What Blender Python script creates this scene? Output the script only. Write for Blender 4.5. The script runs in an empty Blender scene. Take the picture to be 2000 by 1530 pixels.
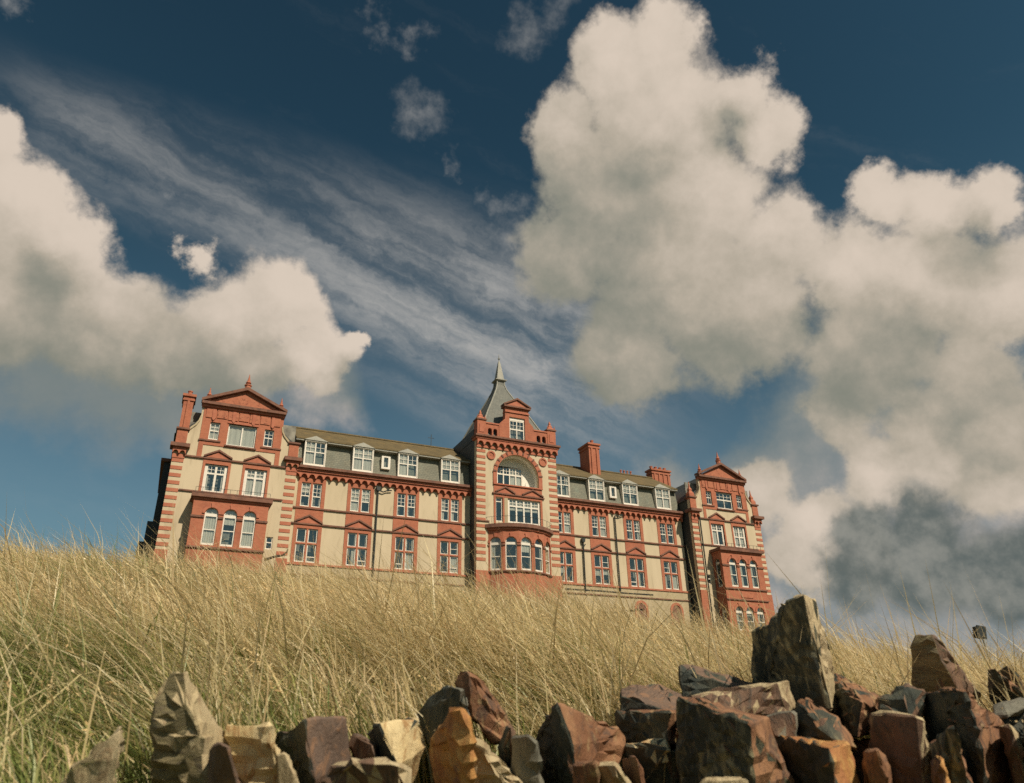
import bpy, bmesh, math, random
import numpy as np
from mathutils import Vector, Matrix, noise as mnoise
from mathutils.geometry import tessellate_polygon

random.seed(7)
rng = np.random.default_rng(11)
scene = bpy.context.scene
col = scene.collection

# ------------------------------------------------------------------ camera
# world: X runs along the hotel front, Y into the hill, Z up; the eye is at z = 0
F_PX, CX, CY = 1449.0, 1000.0, 765.0
def _n(v): return v / np.linalg.norm(v)
_Z = _n(np.array([-61.0, 3080.0, -F_PX]))
_X = np.array([3398.0, -614.0, -F_PX]); _X = _n(_X - _Z * (_X @ _Z))
_Y = np.cross(_Z, _X)
ROT = np.array([_X, _Y, _Z])
CAM = np.array([0.0, -60.0, 0.0])
def ray(x, y): return _n(ROT @ np.array([x - CX, CY - y, -F_PX]))
FWD = -ROT[:, 2]
H = _n(FWD[:2]); RT = np.array([H[1], -H[0]])

cd = bpy.data.cameras.new("camera")
cam = bpy.data.objects.new("camera", cd); col.objects.link(cam)
cam.matrix_world = Matrix([list(ROT[0]) + [CAM[0]], list(ROT[1]) + [CAM[1]], list(ROT[2]) + [CAM[2]], [0, 0, 0, 1]])
cd.sensor_width = 36.0
cd.lens = F_PX / 2000.0 * 36.0
cd.clip_start = 0.05; cd.clip_end = 8000.0
cd.dof.use_dof = True; cd.dof.focus_distance = 14.0; cd.dof.aperture_fstop = 4.0
scene.camera = cam

# ------------------------------------------------------------------ exposure
vs = scene.view_settings
vs.view_transform = 'Standard'; vs.look = 'None'; vs.exposure = 0.0; vs.gamma = 1.0
vs.use_curve_mapping = False
scene.cycles.max_bounces = 5; scene.cycles.diffuse_bounces = 3; scene.cycles.glossy_bounces = 3
scene.cycles.transparent_max_bounces = 12; scene.cycles.caustics_reflective = False; scene.cycles.caustics_refractive = False
scene.cycles.use_denoising = False

# ------------------------------------------------------------------ sun
SUN = Vector((0.33, -1.0, 1.04)).normalized()
sd = bpy.data.lights.new("sun", 'SUN'); sd.energy = 5.0; sd.angle = math.radians(0.5); sd.color = (1.0, 0.87, 0.68)
sun = bpy.data.objects.new("sun", sd); col.objects.link(sun)
sun.rotation_euler = SUN.to_track_quat('Z', 'Y').to_euler()
sun.location = (40, -60, 60)

# ------------------------------------------------------------------ world: sky and clouds
world = bpy.data.worlds.new("World"); scene.world = world; world.use_nodes = True
wt = world.node_tree; wt.nodes.clear()
class NG:
    def __init__(s, tree): s.t = tree
    def new(s, k, **kw):
        n = s.t.nodes.new(k)
        for a, b in kw.items(): setattr(n, a, b)
        return n
    def put(s, sock, v):
        if isinstance(v, bpy.types.NodeSocket): s.t.links.new(v, sock)
        else: sock.default_value = v
    def m(s, op, a, b=None, c=None, clamp=False):
        n = s.new('ShaderNodeMath', operation=op, use_clamp=clamp)
        for i, v in enumerate((a, b, c)):
            if v is not None: s.put(n.inputs[i], v)
        return n.outputs[0]
    def v(s, op, a, b=None, scale=None):
        n = s.new('ShaderNodeVectorMath', operation=op)
        s.put(n.inputs[0], a)
        if b is not None: s.put(n.inputs[1], b)
        if scale is not None: s.put(n.inputs['Scale'], scale)
        return n.outputs['Value'] if op in ('DISTANCE', 'DOT_PRODUCT', 'LENGTH') else n.outputs['Vector']
    def noise(s, vec, scale, detail=4, rough=0.55, dist=0.0, out='Fac'):
        n = s.new('ShaderNodeTexNoise'); s.put(n.inputs['Vector'], vec)
        n.inputs['Scale'].default_value = scale; n.inputs['Detail'].default_value = detail
        n.inputs['Roughness'].default_value = rough; n.inputs['Distortion'].default_value = dist
        return n.outputs[out]
    def ss(s, x, a, b):
        n = s.new('ShaderNodeMapRange', interpolation_type='SMOOTHSTEP')
        s.put(n.inputs['Value'], x); n.inputs['From Min'].default_value = a; n.inputs['From Max'].default_value = b
        return n.outputs['Result']
    def mix(s, f, a, b, typ='MIX'):
        n = s.new('ShaderNodeMix', data_type='RGBA', blend_type=typ)
        s.put(n.inputs[0], f); s.put(n.inputs[6], a); s.put(n.inputs[7], b)
        return n.outputs[2]
def rgb(r, g, b): return (r, g, b, 1.0)
def srgb(r, g, b):
    f = lambda c: (c / 255 / 12.92) if c / 255 <= 0.04045 else ((c / 255 + 0.055) / 1.055) ** 2.4
    return (f(r), f(g), f(b), 1.0)

g = NG(wt)
D = g.new('ShaderNodeTexCoord').outputs['Generated']
sky = g.new('ShaderNodeTexSky', sky_type='NISHITA', sun_disc=False)
sky.sun_elevation = math.asin(SUN.z); sky.sun_rotation = math.atan2(SUN.x, SUN.y)
sky.air_density = 1.0; sky.dust_density = 0.3; sky.ozone_density = 3.0
SKY_STRENGTH = 0.05

def blob_dirs(lst):
    out = []
    for (x, y, r) in lst:
        d = ray(x, y); e = ray(x + r, y); e2 = ray(x, y + r)
        out.append((d, 0.5 * (np.linalg.norm(e - d) + np.linalg.norm(e2 - d))))
    return out
def field(p, blobs, k=0.22):
    acc = None
    for d, r in blobs:
        v = g.m('MULTIPLY_ADD', g.v('DISTANCE', p, tuple(d)), -1.0 / r, 1.0)
        acc = v if acc is None else g.m('SMOOTH_MAX', acc, v, k)
    return acc
CUMULUS = [  # towering cloud over the right half
    (1190, 130, 115), (1290, 90, 100), (1110, 250, 100), (1310, 230, 175), (1440, 180, 95), (1500, 260, 95),
    (1180, 380, 150), (1370, 370, 150), (1100, 500, 120), (1300, 520, 190), (1520, 470, 115), (1450, 620, 180),
    (1640, 520, 125), (1230, 680, 140), (1730, 380, 82), (1830, 385, 95), (1950, 395, 95), (1800, 530, 165),
    (1960, 580, 170), (1680, 680, 150), (1900, 730, 140), (2120, 520, 160), (1640, 815, 95), (1800, 820, 105), (1960, 840, 120), (1490, 960, 85), (1600, 1020, 90), (1715, 925, 88), (1840, 905, 95), (1965, 945, 110), (1690, 1080, 95), (1570, 1100, 75),
    # the bank at the left
    (-30, 260, 95), (30, 390, 125), (-40, 560, 210), (140, 500, 115), (210, 630, 150), (380, 500, 52), (440, 620, 130),
    (550, 600, 95), (330, 690, 120), (480, 720, 105), (670, 690, 50), (640, 735, 55), (600, 690, 85), (690, 665, 32)]
# clouds round the rest of the sky, the same kind of heaps
for az, el, r in [(68, 28, .25), (100, 24, .24), (150, 34, .22), (-70, 26, .25), (-120, 30, .25), (-165, 22, .22)]:
    a, e = math.radians(az), math.radians(el)
    hd = H * math.cos(a) + RT * math.sin(a)
    CUMULUS.append((np.array([hd[0] * math.cos(e), hd[1] * math.cos(e), math.sin(e)]), r))
cum = blob_dirs([b for b in CUMULUS if len(b) == 3]) + [b for b in CUMULUS if len(b) == 2]
LOW = blob_dirs([(1600, 880, 130), (1880, 1180, 160), (1700, 1150, 150), (1560, 1180, 110), (2050, 1080, 200), (1780, 820, 130), (250, 720, 150), (110, 690, 150), (450, 770, 115), (630, 765, 75), (350, 790, 110), (1600, 830, 90), (1950, 830, 150),
                 (1700, 1230, 140), (1860, 1250, 130), (2010, 1210, 110), (1760, 1000, 120), (1880, 1010, 120), (1500, 1060, 90), (1620, 1100, 110), (1480, 950, 95), (1600, 1000, 110), (1720, 900, 105), (1830, 900, 110), (1940, 950, 130), (1560, 1090, 100),
                 (1680, 1010, 110), (1650, 770, 100), (1800, 780, 90), (1300, 930, 50), (2050, 900, 160), (1620, 1190, 120),
                 (1990, 1230, 70), (420, 790, 90), (2250, 950, 180), (-250, 800, 160)])
DARK = blob_dirs([(1705, 1040, 80), (1820, 1015, 100), (1770, 1105, 125), (1880, 1115, 120), (1660, 1130, 75), (1990, 1130, 125), (1950, 1160, 90), (1480, 1130, 45), (2200, 1130, 150)])
WISP = blob_dirs([(805, 200, 75), (850, 280, 55), (910, 330, 75), (1000, 50, 85), (750, 45, 55), (970, 380, 70), (60, 20, 50), (1040, 600, 120), (320, 385, 45), (1000, 500, 120)])

SHADE = blob_dirs([(1130, 440, 230), (1150, 690, 210), (1400, 780, 240), (1720, 720, 150), (1890, 480, 90), (1950, 800, 170), (80, 740, 230), (260, 800, 180),
                   (440, 770, 120), (120, 560, 80), (1230, 330, 90), (1560, 640, 70), (1420, 250, 60), (700, 760, 60)])
warp = g.v('SUBTRACT', g.noise(D, 6.5, 8, 0.61, out='Color'), (0.5, 0.5, 0.5))
P = g.v('ADD', D, g.v('SCALE', warp, scale=0.13))
nf = g.noise(D, 10.0, 9, 0.6)                       # billows
nf2 = g.noise(D, 34.0, 7, 0.62)
LD = _n(np.array([RT[0] * 0.6, RT[1] * 0.6, 0.8]))    # a short step towards the light
D2 = g.v('ADD', D, tuple(LD * 0.022)); P2 = g.v('ADD', P, tuple(LD * 0.06))
nfb = g.noise(D2, 10.0, 7, 0.6)
f1 = field(P, cum, 0.3); f1b = field(P2, cum, 0.5)
det = g.m('MULTIPLY_ADD', g.m('SUBTRACT', nf, 0.5), 0.85, g.m('MULTIPLY', g.m('SUBTRACT', nf2, 0.5), 0.30))
c1 = g.m('ADD', f1, det)
soft = g.noise(D, 4.0, 3, 0.5)
a1 = g.ss(c1, 0.02, 0.36)
rel = g.m('SUBTRACT', f1, f1b)
reln = g.m('SUBTRACT', nf, nfb)
shade = g.ss(field(g.v('ADD', D, g.v('SCALE', warp, scale=0.12)), SHADE, 0.5), -0.55, 0.75)
lit = g.m('ADD', g.m('MULTIPLY', rel, 0.36), g.m('MULTIPLY', reln, 1.0))
lit = g.m('ADD', lit, g.m('MULTIPLY_ADD', soft, 0.55, 0.47))
lit = g.m('SUBTRACT', lit, g.m('MULTIPLY', shade, 0.55))
lit = g.ss(lit, -0.10, 1.22)
ramp = g.new('ShaderNodeValToRGB'); g.put(ramp.inputs[0], lit)
cr = ramp.color_ramp
cr.elements[0].position = 0.0; cr.elements[0].color = srgb(132, 134, 123)
cr.elements[1].position = 1.0; cr.elements[1].color = srgb(217, 202, 186)
e = cr.elements.new(0.45); e.color = srgb(180, 170, 154)
ccol = ramp.outputs[0]

f2 = field(g.v('ADD', D, g.v('SCALE', warp, scale=0.13)), LOW, 0.3)
a2 = g.m('MULTIPLY', g.ss(g.m('ADD', f2, g.m('MULTIPLY', det, 1.1)), -0.5, 0.5), 0.9)
lcol = g.mix(g.ss(g.m('ADD', g.m('MULTIPLY', reln, 1.3), soft), 0.2, 0.8), srgb(136, 141, 142), srgb(190, 179, 170))
lcol = g.mix(g.m('MULTIPLY', shade, 0.9), lcol, srgb(118, 128, 126))
f3 = field(g.v('ADD', D, g.v('SCALE', warp, scale=0.115)), DARK, 0.3)
a3 = g.m('MULTIPLY', g.ss(g.m('ADD', f3, g.m('MULTIPLY', det, 0.9)), -0.1, 0.42), 0.95)
dcol = g.mix(g.ss(g.m('MULTIPLY_ADD', reln, 1.4, nf), 0.25, 0.8), srgb(92, 101, 99), srgb(138, 139, 132))
# cirrus: long combed streaks
A = ray(60, 215); B = ray(1090, 700)
ax = _n(B - A); nn = _n(A + B); bx_ = _n(np.cross(nn, ax)); bx_ = bx_ if bx_[2] > 0 else -bx_
s_ = g.v('DOT_PRODUCT', D, tuple(ax)); t_ = g.v('DOT_PRODUCT', D, tuple(bx_))
s0, s1 = float(A @ ax), float(B @ ax); t0 = float(A @ bx_); t1 = float(B @ bx_)
comb = g.new('ShaderNodeCombineXYZ')
g.put(comb.inputs[0], g.m('MULTIPLY', s_, 2.2)); g.put(comb.inputs[1], g.m('MULTIPLY', t_, 15.0))
wv = g.v('ADD', comb.outputs[0], g.v('SCALE', warp, scale=1.05))
cn = g.noise(wv, 1.0, 8, 0.62)
along = g.m('DIVIDE', g.m('SUBTRACT', s_, s0), s1 - s0)
mid = g.m('MULTIPLY_ADD', along, t1 - t0, t0)
wid = g.m('MULTIPLY_ADD', g.m('MAXIMUM', along, 0.0), 0.10, 0.05)
across = g.m('DIVIDE', g.m('ABSOLUTE', g.m('SUBTRACT', t_, mid)), wid)
cm = g.m('MULTIPLY', g.m('SUBTRACT', 1.0, g.ss(across, 0.1, 1.5)), g.m('MULTIPLY', g.ss(along, -0.12, 0.1), g.m('SUBTRACT', 1.0, g.ss(along, 0.95, 1.35))))
ac = g.m('MULTIPLY', cm, g.m('MULTIPLY_ADD', g.ss(cn, 0.36, 0.74), 0.85, 0.10))
ac = g.m('MULTIPLY', ac, g.m('MULTIPLY_ADD', g.ss(along, 0.25, 0.85), 0.42, 0.5))
# faint veil elsewhere
veil = g.m('MULTIPLY', g.ss(cn, 0.52, 0.85), 0.07)
ac = g.m('MAXIMUM', ac, veil)
fw = field(g.v('ADD', D, g.v('SCALE', warp, scale=0.26)), WISP, 0.1)
aw = g.m('MULTIPLY', g.ss(g.m('ADD', fw, g.m('MULTIPLY', det, 2.8)), 0.0, 1.7), 0.55)
ac = g.m('MAXIMUM', ac, aw)

bg_sky = g.new('ShaderNodeBackground')
gam = g.new('ShaderNodeGamma'); gam.inputs[1].default_value = 1.6
g.put(gam.inputs[0], g.mix(1.0, sky.outputs[0], (0.80, 0.98, 0.98, 1.0), 'MULTIPLY'))
tint = g.mix(1.0, gam.outputs[0], (0.79, 0.66, 0.385, 1.0), 'MULTIPLY')
g.put(bg_sky.inputs[0], tint); bg_sky.inputs[1].default_value = SKY_STRENGTH
def over(base, colr, alpha):
    b = g.new('ShaderNodeBackground'); g.put(b.inputs[0], colr); b.inputs[1].default_value = 1.0
    m_ = g.new('ShaderNodeMixShader'); g.put(m_.inputs[0], alpha)
    wt.links.new(base, m_.inputs[1]); wt.links.new(b.outputs[0], m_.inputs[2])
    return m_.outputs[0]
sepD = g.new('ShaderNodeSeparateXYZ'); g.put(sepD.inputs[0], D)
hz = g.m('MULTIPLY', g.m('SUBTRACT', 1.0, g.ss(sepD.outputs[2], -0.05, 0.62)), 0.85)
sh = over(bg_sky.outputs[0], srgb(112, 132, 148), hz)
sh = over(sh, srgb(192, 188, 182), ac)
sh = over(sh, lcol, a2)
sh = over(sh, ccol, a1)
sh = over(sh, dcol, a3)
wo = g.new('ShaderNodeOutputWorld'); wt.links.new(sh, wo.inputs[0])
world.cycles.sampling_method = 'MANUAL'; world.cycles.sample_map_resolution = 512

# ------------------------------------------------------------------ materials
MATS = {}
def mat(name, c1, c2=None, rough=0.85, nscale=3.0, bump=0.0, bscale=20.0, spec=0.3, c3=None, c3t=(0.55, 0.75), stretch=None, detail=5):
    m_ = bpy.data.materials.new(name); m_.use_nodes = True; MATS[name] = m_
    t = m_.node_tree; q = NG(t); bs = t.nodes['Principled BSDF']
    tc = q.new('ShaderNodeTexCoord').outputs['Object']
    if stretch: tc = q.v('MULTIPLY', tc, stretch)
    nz = q.noise(tc, nscale, detail, 0.6)
    colr = q.mix(q.ss(nz, 0.3, 0.7), rgb(*c1), rgb(*(c2 or c1)))
    if c3:
        n3 = q.noise(q.v('ADD', tc, (7.3, 2.1, 4.4)), nscale * 1.7, 6, 0.65, 0.6)
        colr = q.mix(q.ss(n3, *c3t), colr, rgb(*c3))
    q.put(bs.inputs['Base Color'], colr)
    bs.inputs['Roughness'].default_value = rough; bs.inputs['Specular IOR Level'].default_value = spec
    if bump:
        bn = q.new('ShaderNodeBump'); bn.inputs['Strength'].default_value = bump; bn.inputs['Distance'].default_value = 0.02
        q.put(bn.inputs['Height'], q.noise(tc, bscale, 8, 0.65)); t.links.new(bn.outputs[0], bs.inputs['Normal'])
    return m_
def brick_mat(name, c1, c2, mortar, scale, rough=0.85, bw=0.23, bh=0.075, msize=0.008, stain=(0.2, 0.1, 0.07)):
    m_ = bpy.data.materials.new(name); m_.use_nodes = True; MATS[name] = m_
    t = m_.node_tree; q = NG(t); bs = t.nodes['Principled BSDF']
    tc = q.new('ShaderNodeTexCoord').outputs['Object']
    sp = q.new('ShaderNodeSeparateXYZ'); q.put(sp.inputs[0], tc)
    cb = q.new('ShaderNodeCombineXYZ'); q.put(cb.inputs[0], q.m('ADD', sp.outputs[0], sp.outputs[1])); q.put(cb.inputs[1], sp.outputs[2])
    b = q.new('ShaderNodeTexBrick'); q.put(b.inputs['Vector'], cb.outputs[0])
    b.inputs['Color1'].default_value = rgb(*c1); b.inputs['Color2'].default_value = rgb(*c2); b.inputs['Mortar'].default_value = rgb(*mortar)
    b.inputs['Scale'].default_value = scale; b.inputs['Brick Width'].default_value = bw; b.inputs['Row Height'].default_value = bh; b.inputs['Mortar Size'].default_value = msize
    n1 = q.noise(tc, 0.9, 6, 0.65); n2 = q.noise(q.v('MULTIPLY', tc, (1.0, 1.0, 0.25)), 2.3, 5, 0.6)
    cc = q.mix(q.m('MULTIPLY', q.ss(n1, 0.45, 0.75), 0.55), b.outputs[0], rgb(*stain))
    cc = q.mix(q.m('MULTIPLY', q.ss(n2, 0.5, 0.8), 0.35), cc, rgb(c1[0] * 1.15, c1[1] * 1.5, c1[2] * 1.6))
    q.put(bs.inputs['Base Color'], cc); bs.inputs['Roughness'].default_value = rough; bs.inputs['Specular IOR Level'].default_value = 0.25
    bn = q.new('ShaderNodeBump'); bn.inputs['Strength'].default_value = 0.4; bn.inputs['Distance'].default_value = 0.01
    q.put(bn.inputs['Height'], b.outputs['Fac']); bn.invert = True; t.links.new(bn.outputs[0], bs.inputs['Normal'])
    return m_
BRICK = brick_mat('red_brick', (0.36, 0.115, 0.066), (0.43, 0.15, 0.086), (0.40, 0.18, 0.11), 1.0, stain=(0.22, 0.075, 0.05))
TERRA = mat('red_terracotta', (0.36, 0.115, 0.068), (0.43, 0.16, 0.095), 0.8, 2.5, 0.3, 12, c3=(0.20, 0.07, 0.05), c3t=(0.58, 0.8))
RELIEF = mat('carved_terracotta', (0.43, 0.165, 0.095), (0.37, 0.13, 0.075), 0.85, 3.0, 1.0, 5.0, c3=(0.16, 0.055, 0.035), c3t=(0.52, 0.7))
CAP = mat('weathered_brown_coping', (0.15, 0.075, 0.055), (0.23, 0.115, 0.08), 0.9, 2.0, 0.3, 15, c3=(0.09, 0.06, 0.05), c3t=(0.5, 0.75))
RENDER = mat('cream_render', (0.50, 0.415, 0.285), (0.57, 0.475, 0.335), 0.9, 0.8, 0.25, 25, c3=(0.33, 0.265, 0.175), c3t=(0.5, 0.85), stretch=(1, 1, 0.22))
PLINTH = mat('pale_plinth_render', (0.46, 0.38, 0.25), (0.38, 0.31, 0.20), 0.9, 1.2, 0.3, 20, c3=(0.27, 0.22, 0.14), c3t=(0.52, 0.8))
WHITE = mat('white_paint', (0.74, 0.70, 0.62), (0.66, 0.61, 0.53), 0.45, 5.0, spec=0.4)
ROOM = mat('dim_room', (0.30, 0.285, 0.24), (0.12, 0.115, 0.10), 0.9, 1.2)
CURTAIN = mat('net_curtain', (0.62, 0.58, 0.50), (0.5, 0.46, 0.40), 0.9, 4.0, 0.5, 9.0, stretch=(3, 1, 0.2))
SLATE = brick_mat('grey_green_slate', (0.165, 0.17, 0.135), (0.21, 0.205, 0.155), (0.09, 0.09, 0.075), 1.0, 0.7, 0.3, 0.17, 0.012, stain=(0.12, 0.115, 0.085))
ROOFM = brick_mat('lichened_roof_slate', (0.115, 0.088, 0.046), (0.16, 0.12, 0.058), (0.06, 0.05, 0.03), 1.0, 0.85, 0.35, 0.2, 0.012, stain=(0.22, 0.15, 0.06))
SPIRE = brick_mat('spire_slate', (0.135, 0.14, 0.125), (0.175, 0.178, 0.155), (0.09, 0.092, 0.085), 1.0, 0.65, 0.3, 0.18, 0.008, stain=(0.10, 0.105, 0.095))
SLATE_AND_SHADE = brick_mat('roof_slate_and_wall_shade', (0.045, 0.052, 0.052), (0.06, 0.066, 0.064), (0.03, 0.034, 0.034), 1.0, 0.6, 0.3, 0.17, 0.012, stain=(0.04, 0.045, 0.045))  # slate for the wing roofs; on side walls the dark tone paints in their shade
LEAD = mat('lead_grey', (0.24, 0.24, 0.21), (0.32, 0.31, 0.26), 0.6, 4.0)
IRON = mat('black_iron', (0.022, 0.028, 0.028), (0.035, 0.04, 0.038), 0.5, 6.0)
POST = mat('pale_post', (0.35, 0.34, 0.31), (0.26, 0.26, 0.24), 0.6, 8.0)
def glass_mat():
    m_ = bpy.data.materials.new('window_glass'); m_.use_nodes = True; t = m_.node_tree; t.nodes.clear(); q = NG(t)
    tr = q.new('ShaderNodeBsdfTransparent'); tr.inputs[0].default_value = (0.86, 0.9, 0.88, 1)
    gl = q.new('ShaderNodeBsdfGlossy'); gl.inputs['Roughness'].default_value = 0.02; gl.inputs[0].default_value = (0.92, 0.90, 0.84, 1)
    lw = q.new('ShaderNodeLayerWeight'); lw.inputs[0].default_value = 0.5
    mx = q.new('ShaderNodeMixShader'); q.put(mx.inputs[0], q.m('MULTIPLY_ADD', q.m('POWER', lw.outputs['Facing'], 3.0), 0.7, 0.17, clamp=True))
    t.links.new(tr.outputs[0], mx.inputs[1]); t.links.new(gl.outputs[0], mx.inputs[2])
    o = q.new('ShaderNodeOutputMaterial'); t.links.new(mx.outputs[0], o.inputs[0])
    return m_
GLASS = glass_mat()

# ------------------------------------------------------------------ mesh builder
class MB:
    def __init__(s, M=None): s.v = []; s.f = []; s.M = M
    def add(s, vs, fs):
        o = len(s.v); s.v += [tuple(p) for p in vs]; s.f += [tuple(i + o for i in q) for q in fs]; return s
    def box(s, x0, x1, y0, y1, z0, z1):
        return s.add([(x0, y0, z0), (x1, y0, z0), (x1, y1, z0), (x0, y1, z0), (x0, y0, z1), (x1, y0, z1), (x1, y1, z1), (x0, y1, z1)],
                     [(0, 3, 2, 1), (4, 5, 6, 7), (0, 1, 5, 4), (1, 2, 6, 5), (2, 3, 7, 6), (3, 0, 4, 7)])
    def panel(s, outer, holes, y0, y1, hole_y=None, back=False):
        """plate with openings: outline and holes in (x, z), front at y0, edges run back to y1"""
        loops = [outer] + list(holes)
        tri = tessellate_polygon([[Vector((a, b, 0)) for a, b in lp] for lp in loops])
        flat = [p for lp in loops for p in lp]
        s.add([(a, y0, b) for a, b in flat], tri)
        if back: s.add([(a, y1, b) for a, b in flat], [t[::-1] for t in tri])
        for i, lp in enumerate(loops):
            yb = y1 if i == 0 or hole_y is None else hole_y
            n = len(lp)
            s.add([(a, y0, b) for a, b in lp] + [(a, yb, b) for a, b in lp], [(k, (k + 1) % n, n + (k + 1) % n, n + k) for k in range(n)])
        return s
    def prism(s, poly, y0, y1): return s.panel(poly, [], y0, y1, back=True)
    def slabpoly(s, poly, z0, z1):
        """horizontal slab from an (x, y) outline"""
        n = len(poly); tri = tessellate_polygon([[Vector((a, b, 0)) for a, b in poly]])
        s.add([(a, b, z1) for a, b in poly], tri); s.add([(a, b, z0) for a, b in poly], [t[::-1] for t in tri])
        return s.add([(a, b, z0) for a, b in poly] + [(a, b, z1) for a, b in poly], [(k, (k + 1) % n, n + (k + 1) % n, n + k) for k in range(n)])
    def lathe(s, cx, cy, prof, seg=8, rot=0.0):
        o = [];
        for r, z in prof:
            for k in range(seg):
                a = rot + 2 * math.pi * k / seg; o.append((cx + r * math.cos(a), cy + r * math.sin(a), z))
        fs = [(i * seg + k, i * seg + (k + 1) % seg, (i + 1) * seg + (k + 1) % seg, (i + 1) * seg + k) for i in range(len(prof) - 1) for k in range(seg)]
        fs.append(tuple(range(seg))[::-1]); fs.append(tuple((len(prof) - 1) * seg + k for k in range(seg)))
        return s.add(o, fs)
    def tube(s, pts, r, seg=6, taper=None):
        pts = [Vector(p) for p in pts]; o = []
        for i, p in enumerate(pts):
            d = (pts[min(i + 1, len(pts) - 1)] - pts[max(i - 1, 0)]).normalized()
            u = d.cross(Vector((0.3, 0.9, 0.2))).normalized(); w = d.cross(u)
            rr = r if taper is None else r * (1 - taper * i / (len(pts) - 1))
            for k in range(seg):
                a = 2 * math.pi * k / seg; o.append(p + (u * math.cos(a) + w * math.sin(a)) * rr)
        fs = [(i * seg + k, i * seg + (k + 1) % seg, (i + 1) * seg + (k + 1) % seg, (i + 1) * seg + k) for i in range(len(pts) - 1) for k in range(seg)]
        fs += [tuple(range(seg))[::-1], tuple((len(pts) - 1) * seg + k for k in range(seg))]
        return s.add(o, fs)
    def mesh(s, name, m_):
        me = bpy.data.meshes.new(name)
        vv = [s.M @ Vector(p) for p in s.v] if s.M else s.v
        me.from_pydata(vv, [], s.f); me.validate()
        bm = bmesh.new(); bm.from_mesh(me); bmesh.ops.remove_doubles(bm, verts=bm.verts, dist=1e-4)
        bmesh.ops.recalc_face_normals(bm, faces=bm.faces); bm.to_mesh(me); bm.free()
        me.materials.append(m_); return me
    def build(s, name, m_, parent=None):
        o = bpy.data.objects.new(name, s.mesh(name, m_)); col.objects.link(o)
        if parent: attach(o, parent)
        return o
PPOS = {}
def attach(o, parent):
    o.parent = parent
    o.matrix_parent_inverse = Matrix.Translation(-PPOS.get(parent.name, Vector((0, 0, 0))))
def thing(name, label, cat, loc):
    o = bpy.data.objects.new(name, None); col.objects.link(o); o.location = loc; o.empty_display_size = 0.5
    o['label'] = label; o['category'] = cat; PPOS[o.name] = Vector(loc); return o
def rect(x0, x1, z0, z1): return [(x0, z0), (x1, z0), (x1, z1), (x0, z1)]
def arch(xc, w, z0, z1, n=12):
    r = w / 2; zs = z1 - r
    return [(xc - r, z0), (xc + r, z0)] + [(xc + r * math.cos(math.pi * k / n), zs + r * math.sin(math.pi * k / n)) for k in range(n + 1)]

# ------------------------------------------------------------------ ground
AZ = [-180, -110, -70, -45, -36, -26, -16, -4, 4, 13, 18, 22, 26, 30, 34, 45, 70, 110, 180]
SL = [0, 0, .12, .215, .219, .222, .213, .189, .175, .140, .117, .112, .10, .076, .066, .05, .02, 0, 0]
UC = 13.0
def ground_z(u, az):
    u = np.asarray(u, float); az = np.asarray(az, float)
    s = sum(np.interp(az + k, AZ, SL) for k in (-3, -1.5, 0, 1.5, 3)) / 5
    near = -0.50
    crest = s * UC - 0.74
    t = np.clip((u - 1.6) / (UC - 1.6), 0, 1)
    zin = near + (crest - near) * (1.22 * t - 0.22 * t * t)
    zout = crest + np.clip(u - UC, 0, 62) * np.where(s > 0.015, s - 0.028, s * 0.3)
    z = np.where(u < UC, zin, zout)
    x = u * np.cos(np.radians(az)); y = u * np.sin(np.radians(az))
    z = z + 0.05 * np.sin(x * 1.3 + 1) * np.sin(y * 1.1 + 2) * np.clip(u / 4, 0, 1) + 0.03 * np.sin(x * 3.1 + y * 2.3)
    return z
def to_world(u, az):
    a = np.radians(az)
    return CAM[0] + u * (np.cos(a) * H[0] + np.sin(a) * RT[0]), CAM[1] + u * (np.cos(a) * H[1] + np.sin(a) * RT[1])
us = np.concatenate([[0.0], np.geomspace(0.5, 16, 60), np.geomspace(17, 6000, 50)])
azs = np.linspace(-180, 180, 241)[:-1]
UU, AA = np.meshgrid(us, azs, indexing='ij')
ZZ = ground_z(UU, AA); XX, YY = to_world(UU, AA); ZZ[0, :] = -0.55
nv = len(azs)
gv = np.stack([XX, YY, ZZ], -1).reshape(-1, 3)
gf = [(i * nv + k, i * nv + (k + 1) % nv, (i + 1) * nv + (k + 1) % nv, (i + 1) * nv + k) for i in range(len(us) - 1) for k in range(nv)]
me = bpy.data.meshes.new('ground'); me.from_pydata(gv.tolist(), [], gf); me.validate()
GROUNDM = mat('matted_dry_turf', (0.07, 0.07, 0.03), (0.14, 0.11, 0.05), 0.95, 1.5, 0.6, 12, c3=(0.04, 0.055, 0.02), c3t=(0.5, 0.7))
me.materials.append(GROUNDM); me.polygons.foreach_set('use_smooth', [True] * len(me.polygons))
ground = bpy.data.objects.new('ground', me); col.objects.link(ground); ground['kind'] = 'structure'

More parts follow.
